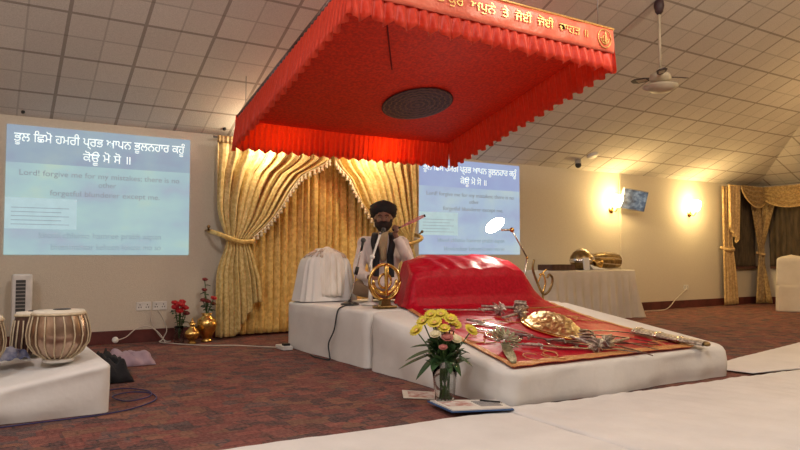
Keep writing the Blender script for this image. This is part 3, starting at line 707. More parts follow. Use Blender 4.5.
for k,(x,y,r,lab) in enumerate(((3.56,4.14,.13,'left of the brass shield, beneath the dark straight sword'),(3.60,4.42,.10,'left of the brass shield, farther up the slope'),(3.86,3.80,.10,'in front of the tip of the brass shield'))):
    T=slopeT(x,y,0,.012); bm=BM(); prof_=[(r,0),(r+.022,.0),(r+.024,.004),(r+.001,.007),(r,0)]; lathe(bm,prof_,36,T)
    tag(finish('throwing_ring',bm,'silver'),'flat silver steel ring lying '+lab,'ring')
def hilt(x,y,a,lab,s=1):
    t=thing('silver_mace',lab,'mace',tuple(slopeT(x,y,0,.03).translation)); T=slopeT(x,y,a,.03)@Matrix.Scale(s,4)
    bm=BM(); tube(bm,[(-.02,0,.02),(.26,0,.015)],.011); bm.transform(T); finish('shaft',bm,'silverd',t)
    bm=BM()
    for k in range(8):
        q=k*PI/4; box(bm,-.09,.0,-.004,.004,.008,.05,.002,M4=Matrix.Translation((0,0,.03))@Matrix.Rotation(q,4,'X'))
    ball(bm,(-.045,0,.03),.026,1.6); ball(bm,(-.10,0,.03),.014); bm.transform(T); finish('flanged_head',bm,'silverd',t)
    return t
hilt(4.18,4.66,D(200),'silver flanged mace touching the left end of the brass shield',1.1)
hilt(4.33,4.88,D(150),'silver flanged mace at the back of the silver hilts cluster',1.2)
hilt(4.14,4.88,D(60),'silver flanged mace crossing the cluster, its head toward the flowers',1.1)
# small ornaments right of shield
hilt(3.98,3.62,D(80),'pale silver mace head lying right of the shield tip')
hilt(4.22,3.64,D(10),'pale silver mace lying among the bronze blades')
# silver scabbard at the right border
t=thing('silver_scabbard','broad engraved silver scabbard on the right border of the red cloth','scabbard',(4.9,3.65,ztop(0,3.65)+.02)); T=slopeT(4.86,3.93,D(-74),.014)
bm=BM()
def scf(u,v):
    a=2*PI*u; w=.095*(1-.40*v**2); return (v*.56,w*cos(a)+.05*v*v,.020+.020*sin(a))
grid(bm,20,16,scf,cu=True); 
bm.verts.ensure_lookup_table(); bm.transform(T); finish('sheath',bm,'silverd',t)
bm=BM()
for px in (.03,.20,.38): lathe(bm,[(.097*(1-.40*(px/.56)**2),-.014),(.102*(1-.40*(px/.56)**2),0),(.097*(1-.40*(px/.56)**2),.014)],20,Matrix.Translation((px,.05*(px/.56)**2,.022))@Matrix.Rotation(PI/2,4,'Y')@Matrix.Diagonal((.24,1,1,1)))
bm.transform(T); finish('metal_bands',bm,'silver',t,solid=.003)
bm=BM(); ball(bm,(.575,.05,.022),.03,1.2,1,.7); bm.transform(T); finish('tip_cap',bm,'darkbrass',t)
# green-grey rosette with tail at the front-left border
t=thing('tassel_rosette','grey-green beaded rosette with a hanging tail on the front left border','ornament',(3.36,3.86,ztop(0,3.86)+.02)); 
bm=BM(); T=slopeT(3.38,3.92,0,.035)@Matrix.Rotation(.45,4,'X')
for ring_ in range(3):
    for k in range(9+3*ring_):
        a=2*PI*k/(9+3*ring_)+ring_*.2; r=.03+.038*ring_; box(bm,0,.048,-.009,.009,0,.010,.003,M4=T@Matrix.Rotation(a,4,'Z')@Matrix.Translation((r*.7,0,.035-.008*ring_))@Matrix.Rotation(-.35,4,'Y'))
M['grgreen']=mat('grey_green_bead',(.42,.40,.26),.4,.5,col2=(.20,.20,.12),scale=40); finish('bead_petals',bm,'grgreen',t)
bm=BM(); ball(bm,tuple(T.translation+Vector((0,0,.035))),.035,1,1,.6); finish('centre_boss',bm,'silverd',t)
bm=BM()
for k in range(7):
    dx=(k-3)*.009; tube(bm,[onslope(3.33+dx,3.86,.04),onslope(3.26+dx*1.5,3.74,.022),onslope(3.17+dx*1.3,3.60,.018),onslope(3.10+dx*.5,3.50,.016)],.006,n=6,sm=3)
finish('tail',bm,'grgreen',t)

# ------------------------------------------------------------ things on the stage
# rounded seat draped with white sheer cloth
t=thing('draped_seat','rounded white cloth-draped seat standing at the left end of the stage','draped seat',(3.31,6.85,.51))
bm=BM()
def seat(u,v):
    a=2*PI*u; c_,s_=cos(a),sin(a); e=.55
    ex=abs(c_)**e*(1 if c_>0 else -1); ey=abs(s_)**e*(1 if s_>0 else -1)
    z=interp([(0,0),(.5,.40),(.65,.48),(.8,.54),(.92,.575),(1,.585)],v); k=interp([(0,1.12),(.5,.92),(.65,.84),(.8,.62),(.92,.33),(1,0)],v)
    fold=1+.05*sin(a*15+2*nz(a*2))*(1-v)
    return (3.35+.31*ex*k*fold,6.93+.185*ey*k*fold,.518+z*(1-.06*abs(ex)*(1 if v<.9 else 0)))
grid(bm,120,26,seat,cu=True); finish('drape',bm,'cotton',t)
bm=BM()
def ov(u,v):
    a=lerp(PI*1.02,PI*1.98,u); z=interp([(0,.05),(.4,.40),(.7,.51),(1,.595)],v); k=interp([(0,1.04),(.4,.98),(.7,.80),(1,.1)],v)
    return (3.36+.20*cos(a)*k*(1+.06*sin(u*60)),6.93-.03+.19*sin(a)*k*(1.03+.05*sin(u*52)),.52+z)
grid(bm,90,18,ov); finish('sheer_overlay',bm,'sheer',t,solid=.003)
bm=BM(); random.seed(3)
for k in range(150):
    a=random.uniform(0,2*PI); r=random.uniform(0,.20); x=3.35+r*cos(a)*1.05; y=6.90+r*.6*sin(a); z=1.095-.9*r*r*2
    d=Vector((cos(a)*.06,sin(a)*.04,-.035)); p=Vector((x,y,z)); tube(bm,[p,p+d*.5+Vector((0,0,.012)),p+d],.006,n=4)
M['fluff']=mat('fluffy_trim',(.66,.52,.42),.9,col2=(.50,.38,.30),scale=20); finish('fluffy_trim',bm,'fluff',t)

def mic_stand(name,label,x,y,zb,pts,headp,headd,m='chrome'):
    t=thing(name,label,'microphone stand',(x,y,zb))
    bm=BM(); lathe(bm,[(0,.0),(.095,0),(.095,.01),(.06,.022),(.018,.03),(.014,.05),(0,.05)],24,Matrix.Translation((x,y,zb))); finish('base',bm,'black' if m=='chrome' else 'whitep',t)
    bm=BM(); tube(bm,pts,.0085,n=8); finish('pole',bm,m,t)
    h=Vector(headp); d=Vector(headd).normalized(); bm=BM(); tube(bm,[h-d*.11,h-d*.02],lambda q:.011+.006*q); b=finish('microphone',bm,'black',t)
    bm=BM(); ball(bm,h,.027); finish('grille',bm,'darkgrille',b)
    return t
zs=.52
t=mic_stand('microphone_stand','low black and chrome microphone stand beside the draped seat',3.24,6.12,.52,[(3.24,6.12,.55),(3.29,6.10,.80),(3.33,6.09,1.0),(3.345,6.08,1.10)],(3.355,6.05,1.17),(.1,-.2,1))
bm=BM(); tube(bm,[(3.295,6.10,.82),(3.315,6.095,.90)],.02); finish('clutch',bm,'black',t)
t=mic_stand('microphone_stand','white boom microphone stand reaching up to the speaker\'s mouth',3.40,5.98,.52,[(3.40,5.98,.55),(3.41,5.98,.98)],(3.66,6.16,1.285),(.6,.4,.4),'whitep')
bm=BM(); tube(bm,[(3.38,5.96,.90),(3.44,5.995,1.02),(3.60,6.12,1.25)],.011,sm=4); finish('boom_arm',bm,'whitep',t)
bm=BM(); ball(bm,(3.42,5.98,1.0),.026); finish('joint',bm,'whitep',t)
bm=BM(); tube(bm,[(3.40,5.98,.55),(3.40,5.98,.68)],lambda q:.028-.012*q,n=12); finish('sleeve',bm,'whitep',t)
# khanda ornament
kx_,ky_=3.27,5.48
t=thing('khanda_ornament','gilded round khanda emblem standing on a block at the left front of the stage','ornament',(kx_,ky_,.52))
bm=BM(); khanda(bm,kx_,ky_,.775,.158,.02); finish('emblem',bm,'brass',t)
bm=BM(); tube(bm,[(kx_+.165*cos(k*PI/16),ky_,.765+.165*sin(k*PI/16)) for k in range(33)],.015,n=8,flat=1); finish('outer_ring',bm,'brass',t)
bm=BM(); poly_prism(bm,[(-.04,.075),(.04,.075),(.055,.02),(.10,0),(-.10,0),(-.055,.02)],.05,Matrix.Translation((kx_,ky_+.025,.535))@Matrix.Rotation(PI/2,4,'X')); box(bm,kx_-.10,kx_+.10,ky_-.06,ky_+.06,.522,.545,.004); finish('pedestal',bm,'darkbrass',t,smooth=False)
bm=BM(); tube(bm,[(kx_-.03,ky_,.60),(kx_-.11,ky_,.67),(kx_-.165,ky_,.76)],.012); tube(bm,[(kx_+.03,ky_,.60),(kx_+.11,ky_,.67),(kx_+.165,ky_,.76)],.012); finish('side_arms',bm,'brass',t)
# cable over the stage side
bm=BM(); tube(bm,[(3.24,6.02,.527),(3.15,5.92,.527),(3.03,5.86,.525),(2.97,5.86,.48),(2.965,5.92,.30),(2.955,6.02,.16),(2.955,6.0,.05),(2.93,5.96,.012),(2.90,6.2,.010),(2.93,6.38,.010)],.007,n=6,sm=5)
tag(finish('microphone_cable',bm,'cable_k'),'dark cable hanging down the side of the stage from the microphone','cable')
bm=BM(); box(bm,2.83,2.94,6.85,7.08,.002,.045,.006); t=thing('extension_block','small white extension block on the carpet at the far corner of the stage','extension block',(2.88,6.96,0)); finish('case',bm,'whitep',t,smooth=False)
bm=BM(); box(bm,2.85,2.92,6.88,6.95,.045,.07,.004); finish('plug',bm,'black',t,smooth=False)

# reading lamp beyond the right corner of the stage
lx,ly=5.36,5.92
def L3(px): return px
t=thing('reading_lamp','bright angled reading lamp on a jointed arm beside the red-draped bed','lamp',(5.30,5.9,.52))
hd=Vector((4.96,5.90,1.36)); j1=Vector((5.21,5.90,1.31)); j2=Vector((5.44,5.9,.99)); 
bm=BM(); tube(bm,[hd+Vector((.10,0,-.055)),j1],.012); tube(bm,[j1,j2],.009,n=8); tube(bm,[j2,(5.40,5.9,.80),(5.36,5.9,.58)],.011); finish('arm',bm,'chrome',t)
bm=BM(); ball(bm,j1,.028); ball(bm,j2,.018); finish('joint',bm,'brass',t)
bm=BM(); lathe(bm,[(0,.0),(.07,0),(.07,.012),(.03,.03),(0,.035)],20,Matrix.Translation((5.36,5.9,.52))); finish('base',bm,'chrome',t)
dr=Vector((-.55,-.75,-.30)).normalized(); q=Vector((0,0,1)).rotation_difference(dr).to_matrix().to_4x4()
TL=Matrix.Translation(hd)@Matrix.Rotation(math.radians(28),4,'Y')
bm=BM(); lathe(bm,[(0,.05),(.06,.045),(.11,.02),(.125,-.01),(.12,-.012),(.0,-.0)],28,TL@q.inverted()@Matrix.Identity(4) if False else Matrix.Translation(hd)@q@Matrix.Rotation(PI,4,'X')@Matrix.Diagonal((1.0,.55,1,1))); sh=finish('lamp_shade',bm,'whitep',t)
bm=BM(); lathe(bm,[(0,.006),(.118,.004),(.12,.012),(.08,.022),(0,.026)],28,Matrix.Translation(hd)@q@Matrix.Diagonal((1.0,.55,1,1))); finish('light_panel',bm,'lampglow',t)
# curled brass stand beside the lamp
t=thing('curled_stand','curled brass stand holding the reading lamp at the right of the bed','stand',(5.54,5.72,.52))
M4=Matrix.Identity(4)
bm=BM(); tube(bm,[(5.33,5.72,.97),(5.31,5.72,.86),(5.38,5.72,.70),(5.46,5.72,.58),(5.54,5.72,.60),(5.60,5.72,.68),(5.61,5.72,.76),(5.56,5.72,.80),(5.53,5.72,.76)],.014,sm=6); finish('outer_curl',bm,'darkbrass',t)
bm=BM(); tube(bm,[(5.46,5.72,.60),(5.50,5.72,.70),(5.47,5.72,.80),(5.41,5.72,.80)],.011,sm=5); tube(bm,[(5.38,5.72,.70),(5.44,5.72,.80),(5.52,5.72,.86)],.009,sm=5); finish('inner_curl',bm,'brass',t)
bm=BM(); tube(bm,[(5.46,5.72,.002),(5.46,5.72,.60)],.014); box(bm,5.455,5.66,5.62,5.82,.002,.03,.006); finish('foot',bm,'darkbrass',t); t.location.x+=.05


# ------------------------------------------------------------ the speaker
def skin_bm(V,Ed,R,extra=None,vox=.007,sm=4):
    me=bpy.data.meshes.new('t'); me.from_pydata(V,Ed,[]); o=bpy.data.objects.new('t',me); COL.objects.link(o)
    o.modifiers.new('s','SKIN'); 
    for i,r in enumerate(R): me.skin_vertices[0].data[i].radius=(r if isinstance(r,tuple) else (r,r)); me.skin_vertices[0].data[i].use_root=(i==0)
    s=o.modifiers.new('u','SUBSURF'); s.levels=2; s.render_levels=2
    dg=bpy.context.evaluated_depsgraph_get(); dg.update(); m2=bpy.data.meshes.new_from_object(o.evaluated_get(dg))
    bm=BM(); bm.from_mesh(m2); bpy.data.objects.remove(o); bpy.data.meshes.remove(me); bpy.data.meshes.remove(m2)
    if extra: extra(bm)
    if vox:
        me=bpy.data.meshes.new('t'); bm.to_mesh(me); bm.free(); o=bpy.data.objects.new('t',me); COL.objects.link(o)
        r=o.modifiers.new('r','REMESH'); r.mode='VOXEL'; r.voxel_size=vox
        q=o.modifiers.new('q','SMOOTH'); q.iterations=sm; q.factor=.5
        dg=bpy.context.evaluated_depsgraph_get(); dg.update(); m2=bpy.data.meshes.new_from_object(o.evaluated_get(dg))
        bm=BM(); bm.from_mesh(m2); bpy.data.objects.remove(o); bpy.data.meshes.remove(me); bpy.data.meshes.remove(m2)
    return bm
pz=.54
pn=thing('person','person in black turban and pale long shirt with black scarf, holding a pink whisk','person',(3.93,6.62,pz),D(-30.7))
PM=ROOT[pn.name]
def face(bm):
    hc=Vector((0,-.02,.895))
    ball(bm,hc,1,.098,.118,.132,24); ball(bm,(0,-.055,.83),1,.070,.075,.065,20)      # skull, jaw
    ball(bm,(0,-.138,.885),1,.017,.022,.034,12); ball(bm,(0,-.146,.866),1,.021,.018,.015,12)   # nose
    for s in (-1,1):
        ball(bm,(s*.040,-.112,.868),1,.034,.028,.030,12); ball(bm,(s*.037,-.119,.925),1,.034,.020,.014,12)
        ball(bm,(s*.098,-.01,.885),1,.013,.026,.038,12); ball(bm,(s*.014,-.013,.75),1,.05,.05,.07,12)
    ball(bm,(0,-.130,.838),1,.030,.014,.010,12); ball(bm,(0,-.112,.79),1,.030,.025,.022,12)
V=[(0,0,.12),(0,.01,.32),(0,.01,.52),(0,.0,.66),(0,-.01,.76),(0,-.02,.84)]; R=[.15,.13,.15,.08,.052,.06]; Ed=[(i,i+1) for i in range(5)]
def chain(start,pts,rad):
    k=start
    for p,r in zip(pts,rad): V.append(p); R.append(r); Ed.append((k,len(V)-1)); k=len(V)-1
    return k
ra=chain(2,[(-.20,.0,.62),(-.25,-.05,.42),(-.27,-.13,.30),(-.22,-.26,.25),(-.13,-.36,.24),(-.10,-.40,.235)],[.065,.052,.045,.038,.028,.032])
la=chain(2,[(.20,.0,.62),(.27,-.04,.47),(.27,-.14,.42),(.20,-.24,.56),(.135,-.27,.70),(.115,-.275,.745)],[.065,.052,.045,.036,.027,.032])
chain(0,[(-.13,-.02,.10),(-.22,-.20,.13),(-.29,-.32,.12),(-.18,-.40,.08),(-.02,-.42,.06),(.06,-.46,.05)],[.10,.085,.065,.052,.035,.03])
chain(0,[(.13,-.02,.10),(.22,-.18,.13),(.29,-.28,.12),(.20,-.33,.08),(.06,-.33,.06),(-.02,-.36,.05)],[.10,.085,.065,.052,.035,.03])
def body_extra(bm):
    face(bm)
    for k in range(4):   # right hand, relaxed on the lap
        L=[.052,.062,.058,.046][k]; o=(k-1.5)*.019
        tube(bm,[(-.10+o,-.40,.24),(-.09+o,-.43,.245),(-.085+o,-.43-L*.5,.235),(-.08+o,-.43-L*.75,.215)],lambda q:.010-.002*q,n=8)
    tube(bm,[(-.125,-.385,.24),(-.145,-.41,.25),(-.14,-.44,.25)],lambda q:.011-.002*q,n=8)
    for k in range(4):   # left hand closed round the whisk handle
        zz=.735+k*.019; L=[.9,1,.95,.8][k]
        tube(bm,[(.115,-.27,zz),(.122,-.305*1.0,zz+.002),(.150,-.318,zz+.004),(.165*1.0,-.300,zz+.004),(.155,-.283,zz+.002)],lambda q:.0095-.002*q,n=8)
    tube(bm,[(.10,-.27,.755),(.105,-.295,.79),(.13,-.315,.812)],lambda q:.011-.002*q,n=8)
bm=skin_bm(V,Ed,R,body_extra,.0065,3); bm.transform(PM); finish('body',bm,'skin',pn)
# kurta: torso and sleeves a little outside the body, skirt over the lap
V=[(0,.01,.06),(0,.01,.28),(0,.01,.48),(0,.0,.64),(0,-.005,.715)]; R=[.20,.165,.18,.10,.07]; Ed=[(i,i+1) for i in range(4)]
chain(2,[(-.205,.0,.625),(-.255,-.05,.42),(-.275,-.13,.295),(-.23,-.25,.25),(-.165,-.33,.245)],[.085,.078,.072,.062,.055])
chain(2,[(.205,.0,.625),(.28,-.04,.47),(.28,-.14,.41),(.215,-.235,.54),(.155,-.262,.66)],[.085,.078,.072,.062,.055])
def kx(bm):
    ball(bm,(0,-.13,.15),1,.31,.27,.10,20); ball(bm,(0,0,.50),1,.225,.145,.19,20)
    ball(bm,(-.20,0,.615),1,.095,.09,.085,16); ball(bm,(.20,0,.615),1,.095,.09,.085,16); ball(bm,(0,.0,.66),1,.15,.085,.07,16)
    tube(bm,[(-.21,-.0,.60),(-.255,-.05,.43),(-.275,-.13,.31),(-.22,-.25,.255),(-.155,-.335,.245)],lambda q:.078-.024*q,n=12,sm=3)
    tube(bm,[(.25,-.05,.46),(.275,-.13,.43),(.215,-.235,.55),(.150,-.265,.67)],lambda q:.066-.014*q,n=12,sm=3)
bm=skin_bm(V,Ed,R,kx,.012,6)
for v in bm.verts: v.co+=v.normal*.008*nz(v.co.x*9,v.co.y*9,v.co.z*7)
bm.transform(PM); finish('long_shirt',bm,'kurta',pn)
V=[(0,-.03,.09)]; R=[.14]; Ed=[]
chain(0,[(-.14,-.03,.11),(-.23,-.21,.13),(-.30,-.33,.12),(-.19,-.41,.09),(-.08,-.43,.065)],[.12,.105,.085,.07,.055])
chain(0,[(.14,-.03,.11),(.23,-.19,.13),(.30,-.29,.12),(.21,-.34,.09),(.12,-.35,.07)],[.12,.105,.085,.07,.055])
bm=skin_bm(V,Ed,R,None,.012,5); bm.transform(PM); finish('trousers',bm,'trouser',pn)
bm=BM(); grid(bm,8,12,lambda u,v:(lerp(-.055,.055,u)*(1-.5*v),-.165-.018*sin(PI*u)-.025*sin(v*PI),lerp(.74,.42,v))); bm.transform(PM); finish('shirt_front',bm,'shirt',pn,solid=.006)
bm=BM()
for s in (-1,1):
    grid(bm,7,40,lambda u,v,s=s:(lambda q,w:(s*(interp([(0,.02),(.18,.085),(.35,.105),(.6,.075),(1,.085)],q)+w*(.035)),interp([(0,.10),(.12,.085),(.25,-.06),(.35,-.135),(.6,-.20),(.85,-.20),(1,-.21)],q)-.012*cos(w*PI),interp([(0,.715),(.15,.735),(.25,.715),(.4,.60),(1,.24)],q)))(v,u*2-1))
bm.transform(PM); finish('scarf',bm,'blackcloth',pn,solid=.012)
# turban with wrapped folds
bm=BM(); ball(bm,(0,.022,1.000),1,.158,.150,.108,28); ball(bm,(0,.05,.955),1,.152,.125,.10,24)
for k in range(0):
    f=k/6
    pts=[]
    for j in range(33):
        a=2*PI*j/32; r=.148-.035*f*f; tilt=.030*(1-f)*-sin(a+ (PI/2 if k%2 else -PI/2)*0)+(.03 if k%2 else -.03)*cos(a)*.6
        pts.append((r*cos(a)*1.0,.012+r*sin(a)*1.02,.955+.11*f+tilt*.7+(.018*sin(a)*(-1))))
    tube(bm,pts,.024-.004*f,n=8)
for v in bm.verts: v.co+=Vector((v.co.x,v.co.y,v.co.z-.99)).normalized()*(.006*sin(v.co.z*150+v.co.x*60*(1 if v.co.x>0 else -1)))
bm.transform(PM); finish('turban',bm,'turban',pn)
bm=BM()
def bd(u,v):
    a=lerp(-2.35,-.79,u)+0; a=lerp(-PI+.12,-.12,u); r=interp([(0,.082),(.5,.080),(1,.03)],v); zz=lerp(.850,.745,v)+.035*abs(cos(a))*(1-v)
    return (r*1.13*cos(a),-.035+r*1.2*sin(a)*1.02,zz)
grid(bm,24,10,bd); bm.transform(PM); finish('beard',bm,'beard',pn,solid=.02)
bm=BM(); tube(bm,[(-.03,-.146,.853),(-.012,-.153,.857),(0,-.152,.855),(.012,-.153,.857),(.03,-.146,.853)],.0075,n=6); bm.transform(PM); finish('moustache',bm,'beard',pn)
for s in (-1,1):
    bm=BM(); ball(bm,(s*.036,-.122,.902),.013,1.2,.7,.8); bm.transform(PM); e=finish('eye',bm,'eye',pn)
    bm=BM(); ball(bm,(s*.036,-.131,.902),.006); bm.transform(PM); finish('pupil',bm,'black',e)
    bm=BM(); tube(bm,[(s*.018,-.139,.923),(s*.038,-.139,.929),(s*.060,-.128,.921)],.0045,n=6); bm.transform(PM); finish('eyebrow',bm,'beard',pn)
# pink whisk held level in the left hand
t=thing('whisk','long pink whisk with a dark handle, pointing right from the speaker\'s raised hand','whisk',tuple(PM@Vector((.15,-.29,.765))))
a=PM@Vector((.11,-.30,.755)); b=PM@Vector((.19,-.30,.785)); c_=PM@Vector((.44,-.31,.905))
bm=BM(); tube(bm,[c_,c_+(c_-b)*.07],.014); finish('tip_cap',bm,'blackcloth',t)
bm=BM(); tube(bm,[a,b],.010); ball(bm,a,.014); finish('handle',bm,'blackcloth',t)
bm=BM(); 
for k in range(9):
    o=Vector((0,.014*sin(k*2.1),.016*cos(k*2.1))); tube(bm,[b,b.lerp(c_,.3)+o*.7,b.lerp(c_,.7)+o,c_+o*.7],.007,n=5)
finish('whisk_hair',bm,'pink',t)

# ------------------------------------------------------------ left: drums and loose things
def drum(name,label,x,y,z0,prof,rtop,ztop_,body,nst,group=None):
    t=thing(name,label,'drum',(x,y,z0),group=group); T=Matrix.Translation((x,y,z0))
    bm=BM(); lathe(bm,prof,40,T); finish('shell',bm,body,t)
    bm=BM(); lathe(bm,[(0,ztop_+.006),(rtop*.99,ztop_+.004),(rtop+.004,ztop_-.004),(rtop+.004,ztop_-.02),(rtop-.004,ztop_-.02)],40,T); finish('drum_head',bm,'drumskin',t)
    bm=BM(); lathe(bm,[(0,ztop_+.011),(rtop*.33,ztop_+.010),(rtop*.36,ztop_+.006),(0,ztop_+.006)],32,Matrix.Translation((x+.02,y+.03,z0))); finish('tuning_paste',bm,'tyajur',t)
    bm=BM(); tube(bm,[(x+(rtop+.006)*cos(k*PI/20),y+(rtop+.006)*sin(k*PI/20),z0+ztop_-.018) for k in range(41)],.009,n=6); finish('head_hoop',bm,'strap',t)
    proto=None
    for k in range(nst):
        a=2*PI*k/nst; pts=[]
        for (r,z) in [q for q in prof if q[0]>.04 and q[1]<=ztop_-.01][::-1]: pts.append(((r+.006)*cos(.10*sin(z*9)),(r+.006)*sin(.10*sin(z*9)),z))
        if proto is None:
            b=BM(); tube(b,[Vector(p) for p in pts],.005,n=6); proto=finish('tension_strap',b,'strap',t,local=True); o=proto
        else: o=dup(proto,t)
        o.rotation_euler=(0,0,a)
    return t
dz=.318
bp=[(0,.004),(.06,.004),(.09,.012),(.15,.055),(.192,.12),(.200,.18),(.190,.25),(.172,.31),(.165,.335)]
drum('bayan_drum','large metal kettle drum with white head nearest on the low white platform','x',0,0,bp,0,0,'drumbody',1) if False else None
bp=[(r*.95,z*.95) for r,z in bp]
drum('kettle_drum','large squat metal kettle drum with pale straps, nearest the platform corner',.500,5.10,dz,bp,.157,.322,'drumbody',20)
t=thing('drum_ring','pale cloth ring cushion under the large kettle drum','cushion ring',(.5,5.1,.31)); bm=BM(); tube(bm,[(.5+.085*cos(k*PI/16),5.1+.085*sin(k*PI/16),.316) for k in range(33)],.014,n=8); finish('ring',bm,'cotton',t)
dp=[(0,.0),(.088,.0),(.102,.02),(.112,.07),(.108,.15),(.095,.24),(.086,.285)]
drum('tall_drum','dark narrow barrel drum with light straps standing behind the kettle drum',.352,5.50,.318,dp,.086,.29,'wooddk',18)
b=BM(); bp2=[(r*.80,z*.93) for r,z in bp]
drum('kettle_drum','second metal kettle drum cut off by the left edge of the picture',.04,5.12,.30,bp2,.132,.315,'drumbody',22)
bm=BM(); grid(bm,20,14,lambda u,v:(lerp(.12,.34,u),lerp(5.18,5.34,v),.318+.05*abs(nz(u*4,v*4,2))+.035*sin(PI*u)*sin(PI*v)*2))
tag(finish('folded_cloth',bm,'bluec',solid=.004),'small blue and white cloth crumpled between the drums at the left edge','cloth')
# tower heater at the wall
t=thing('tower_heater','slim white tower heater with a dark grille standing against the wall behind the drums','heater',(.44,8.22,0))
bm=BM(); box(bm,.35,.54,8.13,8.31,.02,.82,.02); box(bm,.32,.57,8.10,8.34,.002,.03,.008); finish('case',bm,'whitep',t,smooth=False)
bm=BM(); box(bm,.385,.475,8.124,8.135,.22,.76); finish('grille',bm,'darkgrille',t,smooth=False)
bm=BM()
for k in range(14): box(bm,.385,.475,8.118,8.126,.24+k*.037,.25+k*.037)
finish('grille_bars',bm,'greyp',t,smooth=False)
# clothes on the floor
def heap(name,label,cat,x0,x1,y0,y1,h,m,seed,rot=0):
    bm=BM()
    def fn(u,v):
        e=(4*u*(1-u)*4*v*(1-v))**.35; x=lerp(x0,x1,u)+.04*nz(u*3,v*3,seed); y=lerp(y0,y1,v)+.04*nz(u*3,v*3,seed+9)
        return (x,y,.006+h*e*(.6+.7*abs(nz(u*3.1,v*3.3,seed))+.15*sin(u*17+v*6)))
    grid(bm,34,34,fn); return tag(finish(name,bm,m,solid=.004),label,cat)
heap('black_jacket','black jacket heaped on the carpet beside the far corner of the drum platform','clothing',.84,1.12,5.78,6.50,.22,'blackcloth',3)
heap('lilac_shawl','pale lilac shawl lying on the carpet beyond the black jacket','clothing',1.12,1.46,6.58,7.15,.12,'lilac',8)
bm=BM(); pts=[(.1,4.62,.010),(.35,4.64,.010),(.7,4.66,.010),(.92,4.75,.010),(1.10,4.95,.010),(1.12,5.2,.010),(1.0,5.32,.010),(.86,5.2,.014),(.92,4.98,.014),(1.08,5.05,.018),(1.12,5.3,.012),(.98,5.5,.010),(.82,5.45,.010)]
tube(bm,pts,.0045,n=6,sm=6)
tag(finish('blue_cable',bm,'cable_b'),'loose loops of dark blue cable on the carpet in front of the drum platform','cable')
# white cables and plug disc
t=thing('cable_puck','small white round plug with its white lead at the foot of the wall','plug',(1.37,8.20,.0))
bm=BM(); lathe(bm,[(0,.0),(.032,0),(.036,.012),(.032,.025),(0,.028)],20,Matrix.Translation((1.37,8.18,.07))@Matrix.Rotation(1.2,4,'X')); finish('disc',bm,'whitep',t)
bm=BM(); tube(bm,[(1.39,8.18,.07),(1.50,8.26,.09),(1.62,8.33,.17),(1.75,8.33,.19),(1.86,8.30,.12),(1.92,8.22,.015),(1.90,8.15,.01)],.006,n=6,sm=5); finish('lead',bm,'cable_w',t)
bm=BM(); tube(bm,[(1.88,WY-.02,.37),(1.93,8.40,.28),(1.97,8.35,.14),(1.90,8.25,.04),(1.88,8.18,.012),(2.2,7.7,.01),(2.5,7.5,.01),(2.75,7.2,.01),(2.84,7.0,.02)],.006,n=6,sm=5)
tag(finish('white_lead',bm,'cable_w'),'white lead running from the wall sockets along the carpet to the stage','cable')
bm=BM(); tube(bm,[(1.80,WY-.02,.37),(1.80,8.40,.25),(1.87,8.36,.10),(1.95,8.30,.012),(2.0,8.28,.01)],.005,n=6,sm=5)
tag(finish('white_lead',bm,'cable_w'),'shorter white lead hanging straight down from the left wall socket','cable')
bm=BM(); tube(bm,[(11.98,WY-.02,.37),(11.6,8.38,.20),(11.2,8.30,.02),(10.6,8.2,.01),(10.1,8.3,.02),(9.7,8.35,.10)],.007,n=6,sm=5)
tag(finish('white_lead',bm,'cable_w'),'thin pale lead running from the far wall socket toward the draped table','cable')

# flowers
def petals(bm,c,r,n,tilt,T=None,w=.4,lift=0):
    for k in range(n):
        a=2*PI*k/n; 
        P=Matrix.Translation(c)@(T or Matrix.Identity(4))@Matrix.Rotation(a,4,'Z')@Matrix.Translation((0,0,lift))@Matrix.Rotation(-tilt,4,'Y')
        pts=[(0,-.1*w*r),(r*.5,-w*r*.5),(r*.85,-w*r*.42),(r,0),(r*.85,w*r*.42),(r*.5,w*r*.5),(0,.1*w*r)]
        poly_prism(bm,pts,.0015,P)
def bloom(parent,name,c,r,m,kind,aim=None,cm='yellow'):
    d=Vector(aim or (0,0,1)).normalized(); T=Vector((0,0,1)).rotation_difference(d).to_matrix().to_4x4(); bm=BM()
    if kind=='daisy':
        petals(bm,c,r,13,.25,T,.42); petals(bm,c,r*.75,11,.6,T,.42,.004)
        h=finish(name,bm,m,parent); b=BM(); ball(b,Vector(c)+d*r*.22,r*.26,1,1,.7,M4=T); finish('flower_centre',b,cm,h); return h
    for k,(f,tl,n) in enumerate(((1,.55,6),(.85,.85,6),(.65,1.1,5),(.42,1.3,4))): petals(bm,c,r*f,n,tl,T,.95,0)
    ball(bm,Vector(c)+d*r*.32,r*.40,1,1,1.0); return finish(name,bm,m,parent)
def leafp(bm,a,b,w,dro=.0):
    a=Vector(a);b=Vector(b);d=b-a;s=d.cross(Vector((0,0,1))); s=s.normalized() if s.length>1e-5 else Vector((1,0,0))
    def fn(u,v): 
        q=sin(PI*min(1,.06+v*.94))**.8; return a+d*v+s*(u-.5)*w*q+Vector((0,0,-dro*v*v+abs(u-.5)*w*.3*q))
    grid(bm,3,9,fn)
gv=thing('glass_vase','clear glass vase of yellow daisies and pale roses standing on the front floor cloth','vase of flowers',(2.70,3.74,.0))
vx,vy=2.70,3.74
bm=BM(); zb=.022; lathe(bm,[(0,zb+.012),(.055,zb+.016),(.062,zb+.06),(.072,zb+.17),(.088,zb+.285),(.094,zb+.285),(.079,zb+.17),(.069,zb+.06),(.064,zb),(0,zb)],32,cx=vx,cy=vy); finish('glass',bm,'glass',gv)
random.seed(11)
heads=[(403,.36),(0,0)]
from math import hypot
